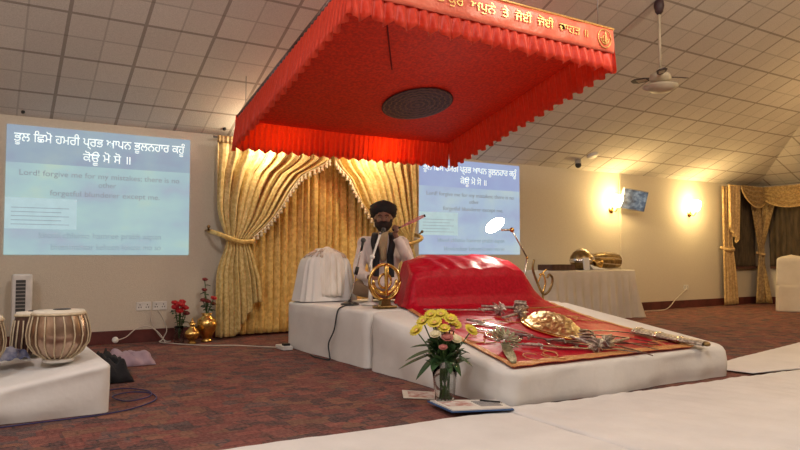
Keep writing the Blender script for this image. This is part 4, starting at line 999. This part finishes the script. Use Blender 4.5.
Rv=Vector((.847,-.531,0)); Fv=Vector((.531,.847,0))     # sideways / away as seen by a visitor in front
def vp(a,b,z): return Vector((vx,vy,0))+Rv*a+Fv*b+Vector((0,0,z))
blooms=[(-.165,-.02,.455,.052,'yellow','daisy'),(-.125,.02,.505,.050,'yellow','daisy'),(-.06,-.03,.50,.052,'yellow','daisy'),(-.02,.03,.545,.050,'yellow','daisy'),(-.08,.03,.545,.045,'yellow','daisy'),(.035,.0,.52,.050,'yellow','daisy'),(.065,.03,.485,.046,'yellow','daisy'),(.155,.0,.455,.050,'yellow','daisy'),(-.005,-.05,.47,.042,'yellow','daisy'),
 (-.055,-.07,.43,.040,'cream','rose'),(.01,-.07,.41,.042,'blush','rose'),(.06,-.06,.40,.040,'cream','rose'),(.03,-.02,.46,.036,'blush','rose'),(-.015,-.10,.36,.030,'blush','rose'),(-.03,.0,.44,.034,'cream','rose')]
for a,b_,z,r,m,k in [(a*1.12,b_*1.1,z*1.13-.01,r*(1.08 if k=='daisy' else 1.2),m,k) for a,b_,z,r,m,k in blooms]:
    tip=vp(a,b_,z); bm=BM(); q=.25 if abs(a)<.1 else .18
    tube(bm,[vp(-a*.22,-b_*.2,.05),vp(a*.10,b_*.2,.20),vp(a*.30,b_*.4,.32),tip-Vector((0,0,.006))],.0045,n=6,sm=4); finish('stem',bm,'stem',gv)
    bloom(gv,'daisy_head' if k=='daisy' else 'rose_head',tip,r,m,k,Rv*a*3-Fv*(.55+b_)+Vector((0,0,.75)),'goldtrim')
bm=BM()
for a0,z0,a1,z1,b_,w in ((-.05,.36,-.23,.30,-.05,.06),(-.05,.34,-.27,.24,-.02,.055),(-.04,.33,-.17,.18,-.08,.055),(-.06,.38,-.20,.38,.02,.05),(.04,.34,.16,.26,-.05,.05),(.03,.36,.15,.34,.02,.05),(0,.34,.03,.22,-.10,.06),(-.02,.33,-.08,.24,-.11,.06),(.03,.33,.09,.20,-.07,.05),(-.04,.40,-.12,.42,-.06,.05),(.04,.40,.12,.41,-.05,.05),(0,.36,.0,.44,.08,.07),(-.03,.32,-.06,.42,.06,.07),(.05,.34,.07,.42,.06,.07)):
    leafp(bm,vp(a0,0,z0+.02),vp(a1*1.15,b_,z1+.03),w*1.35,.02)
for k in range(70):
    a=random.uniform(-.12,.12); b_=random.uniform(-.09,.09); z=random.uniform(.30,.47); an=random.uniform(0,6.28)
    leafp(bm,vp(a*.6,b_*.6,z-.04),vp(a+.06*cos(an),b_+.06*sin(an),z+.02),.05,.01)
finish('leaves',bm,'leaf',gv,solid=.0015)
bm=BM()
for k in range(8):
    a=2*PI*k/8; tube(bm,[vp(.035*cos(a),.035*sin(a),.045),vp(.030*cos(a+.8),.03*sin(a+.8),.17),vp(.05*cos(a+1.4),.05*sin(a+1.4),.31)],.0045,n=5,sm=3)
finish('lower_stems',bm,'stem',gv)
# wall-side flowers
def potted(x,y,name,label,prof,m,flowers,stemb):
    t=thing(name,label,'vase of flowers',(x,y,0)); bm=BM(); lathe(bm,prof,28,Matrix.Translation((x,y,.003))); finish('vase',bm,m,t)
    lb=BM()
    for dx,dy,z,r,fm in flowers:
        bm=BM(); tube(bm,[(x,y,stemb),(x+dx*.5,y+dy*.5,lerp(stemb,z,.6)),(x+dx,y+dy,z)],.005,n=5,sm=3); finish('stem',bm,'stem',t); bloom(t,'rose_head',(x+dx,y+dy,z),r,fm,'rose',(dx,-.5+dy,.8))
        for k in range(4):
            a=random.uniform(0,6.28); q=random.uniform(.45,.9); z1=lerp(stemb,z,q); leafp(lb,(x+dx*q,y+dy*q,z1),(x+dx*q+.07*cos(a),y+dy*q+.07*sin(a),z1+.01),.045,.02)
    finish('leaves',lb,'leaf',t,solid=.0015); return t
potted(2.06,8.14,'rose_vase','small glass vase packed with bright red roses beside the gold urn',[(0,0),(.05,0),(.055,.05),(.04,.12),(.05,.19),(.055,.19),(.045,.12),(.06,.05),(.055,-.001),(0,-.001)],'glass',
   [(-.06,-.04,.40,.055,'redp'),(.0,-.05,.43,.06,'redp'),(.05,-.04,.39,.055,'redp'),(-.02,-.08,.36,.055,'redp'),(.03,.0,.46,.05,'redp'),(-.05,.02,.45,.05,'redp'),(.06,-.06,.33,.05,'dred')],.05)
potted(2.36,8.06,'gold_vase','large polished brass vase with dark red silk roses, beside the left stage curtain',[(0,0),(.06,0),(.065,.012),(.04,.03),(.06,.06),(.105,.14),(.118,.20),(.105,.26),(.06,.30),(.05,.315),(.07,.335),(.06,.335),(.0,.31)],'brass',
   [(-.06,-.05,.48,.045,'dred'),(.06,-.05,.50,.045,'redp'),(.0,-.02,.46,.045,'dred'),(-.03,.0,.72,.042,'dred'),(-.04,-.02,.60,.040,'dred'),(.07,.02,.43,.045,'dred')],.31)
t=thing('brass_urn','small squat brass urn between the red roses and the big brass vase','urn',(2.16,7.95,0)); bm=BM(); lathe(bm,[(0,0),(.045,0),(.05,.01),(.03,.03),(.05,.05),(.088,.10),(.08,.14),(.035,.18),(.025,.21),(.045,.235),(.038,.235),(0,.20)],28,Matrix.Translation((2.16,7.95,.003))); finish('pot',bm,'brass',t)
bm=BM(); lathe(bm,[(0,.235),(.03,.24),(.012,.26),(.006,.29),(0,.295)],16,Matrix.Translation((2.16,7.95,.003))); finish('lid',bm,'brass',t)

# clipboard, glasses, leaflet at the front
t=thing('clipboard','blue-backed clipboard with printed sheets lying on the front floor cloth beside the vase','clipboard',(2.76,3.54,.025),D(-34))
T=Matrix.Translation((2.765,3.52,.030))@Matrix.Rotation(D(-33+0),4,'Z')
def brd(bm,pts,z0,z1): 
    a=[bm.verts.new((x,y,z0)) for x,y in pts]; b=[bm.verts.new((x,y,z1)) for x,y in pts]; bm.faces.new(a[::-1]); bm.faces.new(b)
    for i in range(4): bm.faces.new((a[i],a[(i+1)%4],b[(i+1)%4],b[i]))
    return bm
q4=[(2.585,3.72),(2.60,3.405),(2.99,3.37),(2.985,3.66)]
q4=[(2.60,3.80),(2.55,3.46),(2.93,3.31),(3.01,3.56)]
finish('board',brd(BM(),q4,.030,.038),'bluebd',t,smooth=False)
ce=Vector((sum(p[0] for p in q4)/4,sum(p[1] for p in q4)/4)); q5=[tuple(ce+(Vector(p)-ce)*.94) for p in q4]
finish('paper_sheets',brd(BM(),q5,.038,.046),'paper',t,smooth=False)
def inq(u,v):
    a=Vector(q5[1]).lerp(Vector(q5[2]),u); b=Vector(q5[0]).lerp(Vector(q5[3]),u); return a.lerp(b,v)
q6=[tuple(inq(.05,.85)),tuple(inq(.05,.35)),tuple(inq(.5,.30)),tuple(inq(.5,.85))]
finish('printed_picture',brd(BM(),q6,.046,.0475),'paperpr',t,smooth=False)
bm=BM()
for k in range(6):
    a=inq(.55,.25+k*.10); b=inq(.92,.25+k*.10); tube(bm,[(a.x,a.y,.0472),(b.x,b.y,.0472)],.003,n=4)
finish('text_lines',bm,'ink',t)
t=thing('pen','dark pen lying across the right end of the clipboard','pen',(2.93,3.55,.05))
bm=BM(); tube(bm,[tuple(inq(.70,.80))+(.053,),tuple(inq(.95,.55))+(.053,)],.006); finish('barrel',bm,'black',t); bm=BM(); tube(bm,[tuple(inq(.95,.55))+(.053,),tuple(inq(.98,.52))+(.051,)],.004); finish('tip',bm,'chrome',t)
q7=[(2.62,4.20),(2.66,3.90),(2.90,3.95),(2.84,4.34)]
q7=[(2.74,4.34),(2.60,4.10),(2.78,3.92),(2.93,4.12)]
t=thing('leaflet','printed leaflet lying on the carpet behind the glass vase','leaflet',(2.76,4.12,0)); finish('sheet',brd(BM(),q7,.004,.008),'paper',t,smooth=False)
ce=Vector((sum(p[0] for p in q7)/4,sum(p[1] for p in q7)/4)); finish('printed_area',brd(BM(),[tuple(ce+(Vector(p)-ce)*.7) for p in q7],.008,.0095),'paperpr',t,smooth=False)

# ------------------------------------------------------------ draped table at the back wall
tx0,tx1,ty0,ty1=7.42,9.40,7.56,8.30
t=thing('folding_table','long folding table against the back wall under a pale floor-length cloth','table',((tx0+tx1)/2,(ty0+ty1)/2,0))
bm=BM(); box(bm,tx0+.03,tx1-.03,ty0+.03,ty1-.03,.745,.772,.006); finish('tabletop',bm,'wooddk',t,smooth=False)
for x in (tx0+.15,tx1-.15):
    for y in (ty0+.12,ty1-.12): bm=BM(); tube(bm,[(x,y,.003),(x,y,.745)],.016); finish('leg',bm,'wire',t)
bm=cloth_box(BM(),tx0,tx1,ty0,ty1,lambda x,y:.786,.02,.014,n=420,rc=.04,flare=.05,seed=21)
cxm,cym=(tx0+tx1)/2,(ty0+ty1)/2
for v in bm.verts:
    if v.co.z<.77:
        f=(1-v.co.z/.78); ph=(v.co.x*34 if v.co.y<ty0+.06 or v.co.y>ty1-.06 else v.co.y*34); d=.040*f*sin(ph+2*nz(v.co.x*2,v.co.y*2))
        if v.co.y<ty0+.05: v.co.y+=d
        if v.co.x>tx1-.05: v.co.x+=d*.5+.13*f*f
        if v.co.y<ty0+.05 and v.co.x>tx1-.15: v.co.y-=.04*f
        v.co.y=min(v.co.y,WY-.04)
tag(finish('tablecloth',bm,'cotton_cream'),'pale pleated cloth hanging to the floor over the table at the back wall','tablecloth')
zt=.790
t=thing('brass_pot','round polished brass pot with a bright domed top on the draped table','pot',(8.50,7.90,zt))
bm=BM(); lathe(bm,[(0,0),(.10,0),(.16,.05),(.19,.14),(.18,.22),(.13,.29),(.05,.335),(0,.345)],32,Matrix.Translation((8.50,7.92,zt))); finish('body',bm,'darkbrass',t)
bm=BM(); lathe(bm,[(.10,.315),(.05,.345),(.03,.352),(.02,.36),(0,.365)],24,Matrix.Translation((8.50,7.92,zt))); lathe(bm,[(.187,.12),(.198,.15),(.187,.18)],32,Matrix.Translation((8.50,7.92,zt))); finish('lid_band',bm,'silver',t)
t=thing('barrel_drum','long dark barrel drum lying on its side on the draped table','drum',(8.98,7.88,zt)); T=Matrix.Translation((9.02,7.90,zt+.145))@Matrix.Rotation(D(-6),4,'Z')@Matrix.Rotation(PI/2,4,'Y')
bm=BM(); lathe(bm,[(.10,-.31),(.128,-.2),(.142,-.05),(.142,.08),(.13,.22),(.115,.31)],32,T); finish('shell',bm,'darkbrass',t)
for s,r in ((-1,.10),(1,.115)):
    bm=BM(); lathe(bm,[(0,s*.318),(r*.98,s*.315),(r+.008,s*.30),(r+.004,s*.285)],28,T); finish('drum_head',bm,'drumskin',t)
bm=BM()
for k in range(9):
    a=2*PI*k/9; b_=a+.35; tube(bm,[T@Vector((.118*cos(a),.118*sin(a),-.29)),T@Vector((.148*cos((a+b_)/2),.148*sin((a+b_)/2),0)),T@Vector((.128*cos(b_),.128*sin(b_),.29))],.006,n=5,sm=4)
finish('lacing',bm,'strap',t)
t=thing('small_brass_bowl','small shiny brass bowl between the round pot and the barrel drum','bowl',(8.64,7.80,zt)); bm=BM(); lathe(bm,[(0,0),(.03,0),(.07,.05),(.085,.12),(.075,.16),(.07,.16),(.07,.11),(0,.02)],24,Matrix.Translation((8.72,7.76,zt))); finish('bowl',bm,'brass',t)
bm=BM(); box(bm,8.30,8.42,7.66,7.69,zt,zt+.20,.002,M4=Matrix.Translation((8.36,7.67,zt))@Matrix.Rotation(-.12,4,'X')@Matrix.Translation((-8.36,-7.67,-zt)))
t=tag(finish('white_card',bm,'cotton',smooth=False),'upright white card standing in front of the brass pot','card')
bm=BM(); grid(bm,26,16,lambda u,v:(lerp(8.42,8.84,u),lerp(7.60,7.74,v),zt+.006+.075*(1-u)*abs(sin(PI*v))**.7*(.7+.6*abs(nz(u*4,v*3))))); tag(finish('folded_napkin',bm,'cotton',solid=.004),'crumpled white cloth on the draped table in front of the barrel drum','cloth')
t=thing('wooden_tray','dark tray at the left of the draped table','tray',(7.9,7.85,zt)); bm=BM(); box(bm,7.62,8.12,7.70,8.02,zt,zt+.015,.003); finish('tray_base',bm,'wooddk',t,smooth=False)
bm=BM(); box(bm,7.62,8.12,7.70,7.72,zt+.015,zt+.09);box(bm,7.62,8.12,8.0,8.02,zt+.015,zt+.09);box(bm,7.62,7.64,7.72,8.0,zt+.015,zt+.09);box(bm,8.10,8.12,7.72,8.0,zt+.015,zt+.09); finish('tray_rim',bm,'wooddk',t,smooth=False)

# ------------------------------------------------------------ covered chair at the right
def covered_chair(x,y,rz,label):
    t=thing('covered_chair',label,'chair',(x,y,0),rz); bm=BM()
    def fn(u,v):
        a=2*PI*u; c_,s_=cos(a),sin(a); e=.35
        ex=abs(c_)**e*(1 if c_>0 else -1); ey=abs(s_)**e*(1 if s_>0 else -1)
        # v<.5: skirt up to the seat, then only the back rises
        if v<.5: z=.003+.47*v/.5; w=.27-.02*v; y0=-.27+.01*v; y1=.25; 
        else:
            q=(v-.5)/.5; z=interp([(0,.473),(.1,.49),(.2,.52),(.85,.96),(.93,1.0),(1,1.02)],q); w=interp([(0,.26),(.85,.235),(.93,.20),(1,.01)],q); y0=interp([(0,-.26),(.85,-.235),(1,-.15)],q); y1=interp([(0,.25),(.1,.16),(.2,-.10),(.85,-.13),(1,-.149)],q)
        yc=(y0+y1)/2; yh=(y1-y0)/2; fo=1+.03*sin(a*11)*(1-v)*(1 if v<.5 else 0)
        crown=.025*(1-(ex)**2) if v>.9 else 0
        return (w*ex*fo,yc+yh*ey*fo,z+crown)
    grid(bm,110,36,fn,cu=True); finish('chair_cover',bm,'cotton_cream',t,local=True,solid=.004)
    for sx in (-1,1):
        for y_ in (-.20,.19): bm=BM(); tube(bm,[(sx*.19,y_,.004),(sx*.19,y_,.44)],.013); finish('leg',bm,'wire',t,local=True)
    bm=BM(); box(bm,-.21,.21,-.21,.20,.43,.47,.01); finish('seat',bm,'wooddk',t,local=True); bm=BM(); box(bm,-.18,.18,-.205,-.165,.47,.93,.01); finish('backrest',bm,'wooddk',t,local=True)
    return t
covered_chair(12.86,6.84,D(-62),'cream cloth-covered chair at the right edge, the nearest one to the wall window')

# ------------------------------------------------------------ right-hand curtains round the corner
def wp(p,off):        # p along the walls from the corner, off into the room
    a=Vector((CX+p,WY-off)); b=Vector((CX-off,WY-p))
    k=sstep(-.2,.2,p); return a.lerp(b,k)+Vector((-.12,-.12))*(4*k*(1-k))*.5
def wdrape(bm,pl,pr,zt_,zb_,off,n,amp,seed=0,nu=90,nv=26):
    def fn(u,v):
        ztu=zt_(u) if callable(zt_) else zt_; zbu=zb_(u) if callable(zb_) else zb_; z=lerp(ztu,zbu,v)
        a=pl(z);b=pr(z); p=lerp(a,b,u); q=wp(p,off+amp*sin(2*PI*n*u+1.4*nz(u*5,seed))*(1+.4*nz(u*5,z,seed))); return (q.x,q.y,z)
    grid(bm,nu,nv,fn); return bm
def wcurtain(label,pl,pr,off,n,m,amp=.03,seed=0,tie=None,zt_=2.47,zb_=.02):
    c=wp((pl(1)+pr(1))/2,off); t=thing('window_curtain',label,'curtain',(c.x,c.y,0))
    finish('cloth',wdrape(BM(),pl,pr,zt_,zb_,off,n,amp,seed),m,t,solid=.003)
    if tie is not None:
        a,b=pl(tie)-.02,pr(tie)+.02; bm=BM(); tube(bm,[(*wp(a,off-.05),tie+.05),(*wp(lerp(a,b,.25),off+.06),tie),(*wp(lerp(a,b,.75),off+.06),tie),(*wp(b,off-.05),tie+.05)],.022,sm=4,flat=1.5); finish('tieback',bm,'cream_curt',t)
    return t
wcurtain('bright cream-gold curtain hanging on the bare wall side of the corner windows',lambda z:-1.50,lambda z:interp([(0,-.98),(.6,-1.03),(1.1,-1.12),(1.4,-1.16),(2.0,-1.06),(2.47,-.98)],z),.12,5,'cream_curt',seed=2,tie=1.15)
wcurtain('dark bronze curtain pinched at its middle in the corner between the two windows',lambda z:interp([(0,-.50),(.9,-.38),(1.05,-.34),(1.3,-.40),(2.1,-.60),(2.47,-.66)],z),lambda z:interp([(0,.40),(.9,.24),(1.05,.18),(1.3,.26),(2.1,.48),(2.47,.55)],z),.20,8,'bronze_curt',seed=5,tie=1.05)
wcurtain('bronze curtain tied back at the far right edge beyond the second window',lambda z:interp([(0,1.55),(1.05,1.62),(1.3,1.56),(2.47,1.2)],z),lambda z:2.1,.16,7,'bronze_curt',seed=8,tie=1.05)
def netc(label,p0,p1,seed):
    c=wp((p0+p1)/2,.07); t=thing('net_curtain',label,'curtain',(c.x,c.y,0)); finish('cloth',wdrape(BM(),lambda z:p0,lambda z:p1,2.44,.80,.07,12,.014,seed),'net',t,solid=.002)
netc('dark net curtain across the narrow window left of the corner',-1.08,-.25,1); netc('dark net curtain across the window right of the corner',.28,1.8,4)
def swag(label,p0,p1,drop,m,off,seed):
    c=wp((p0+p1)/2,off); t=thing('swag_valance',label,'curtain',(c.x,c.y,2.3)); bm=BM()
    def fn(u,v):
        sag=drop*(4*u*(1-u))**.8; z=2.49-.05*v-(sag)*v**1.0; q=wp(lerp(p0,p1,u),off+.05*sin(PI*u)*v+.018*sin(v*26)*(.3+sin(PI*u))); return (q.x,q.y,z)
    grid(bm,40,40,fn); finish('draped_swag',bm,m,t,solid=.003)
    bm=BM(); tube(bm,[Vector(fn(k/30,1))+Vector((0,0,-.01)) for k in range(31)],.012,n=6); finish('swag_fringe',bm,'cream_curt',t)
swag('draped bronze swag over the narrow window left of the corner',-1.12,-.12,.40,'bronze_curt',.31,1)
swag('draped bronze swag over the window right of the corner',.10,1.75,.40,'bronze_curt',.31,2)
c=wp(-1.2,.22); t=thing('jabot','bright folded side tail of the valance hanging over the cream curtain','curtain',(c.x,c.y,2.2))
finish('folded_tail',wdrape(BM(),lambda z:-1.47,lambda z:interp([(1.2,-1.43),(1.35,-1.10),(2.47,-1.02)],z),2.49,lambda u:1.62-.42*u if u<.8 else 1.28+.4*(u-.8),.24,4,.035,3,nu=70),'cream_curt',t,solid=.003)

# ------------------------------------------------------------ light
def area(loc,rot,size,e,col,name):
    l=bpy.data.lights.new(name,'AREA'); l.energy=e; l.color=col; l.size=size; o=bpy.data.objects.new(name,l); COL.objects.link(o); o.location=loc; o.rotation_euler=rot; return o
def point(loc,e,col,name,r=.15):
    l=bpy.data.lights.new(name,'POINT'); l.energy=e; l.color=col; l.shadow_soft_size=r; o=bpy.data.objects.new(name,l); COL.objects.link(o); o.location=loc; return o
point((1.6,1.1,4.4),262,(1,.93,.89),'hall_fill',.25)  # unseen fill lights, added to stand in for the hall's ambient light
point((-1.2,3.4,3.3),115,(1,.94,.95),'hall_fill',.25)
point((6.6,1.6,4.4),215,(1,.80,.56),'hall_fill',.25)
point((12.0,4.0,3.0),115,(1,.66,.28),'hall_fill',.25)
point((3.05,7.98,2.40),24,(1,.84,.55),'curtain_lamp',.06)
point((4.5,7.8,2.36),30,(1,.80,.48),'curtain_lamp',.06)
o=area((4.92,5.84,1.27),(0,0,0),.16,7,(1,.90,.75),'reading_light'); o.rotation_euler=Vector((-.55,-.75,-.30)).to_track_quat('-Z','Y').to_euler(); o.data.shape='DISK'
def spot(loc,tgt,e,col,ang,name):
    l=bpy.data.lights.new(name,'SPOT'); l.energy=e; l.color=col; l.spot_size=D(ang); l.spot_blend=.6; l.shadow_soft_size=.08; o=bpy.data.objects.new(name,l); COL.objects.link(o); o.location=loc
    o.rotation_euler=(Vector(tgt)-Vector(loc)).to_track_quat('-Z','Y').to_euler()
spot((5.6,2.6,4.6),(4.9,4.6,3.3),190,(1,.86,.70),50,'track_spot')
w=bpy.data.worlds.new('world'); S.world=w; w.use_nodes=True; w.node_tree.nodes['Background'].inputs[0].default_value=(.012,.012,.016,1); w.node_tree.nodes['Background'].inputs[1].default_value=1
# ------------------------------------------------------------ groups of like things
GR={'curved_sword':'swords laid on the red cloth','silver_mace':'maces laid on the red cloth','throwing_ring':'steel rings on the red cloth','wall_sconce':'wall lights on the back wall','wall_socket':'wall sockets','projected_picture':'projected prayer slides','kettle_drum':'kettle drums on the low platform','floor_cloth':'white floor cloths','swagged_curtain':'swept gold stage curtains','window_curtain':'window curtains at the corner','net_curtain':'net curtains','swag_valance':'window swags','microphone_stand':'microphone stands on the stage','white_lead':'white leads along the wall','ceiling_hook_plate':'tiny ceiling fittings'}
for o in list(COL.objects):
    k=o.name.split('.')[0]
    if k in GR and 'category' in o.keys(): o['group']=GR[k]
# ------------------------------------------------------------ camera
cam=bpy.data.cameras.new('camera'); co=bpy.data.objects.new('camera',cam); COL.objects.link(co); co.location=(0,0,1)
cam.sensor_width=36; cam.lens=680/800*36; co.rotation_euler=(PI/2+math.atan(32/680),0,math.radians(-32.1)); S.camera=co
S.view_settings.view_transform='Standard'; S.view_settings.look='None'; S.view_settings.gamma=1; S.view_settings.exposure=0; S.view_settings.use_curve_mapping=False
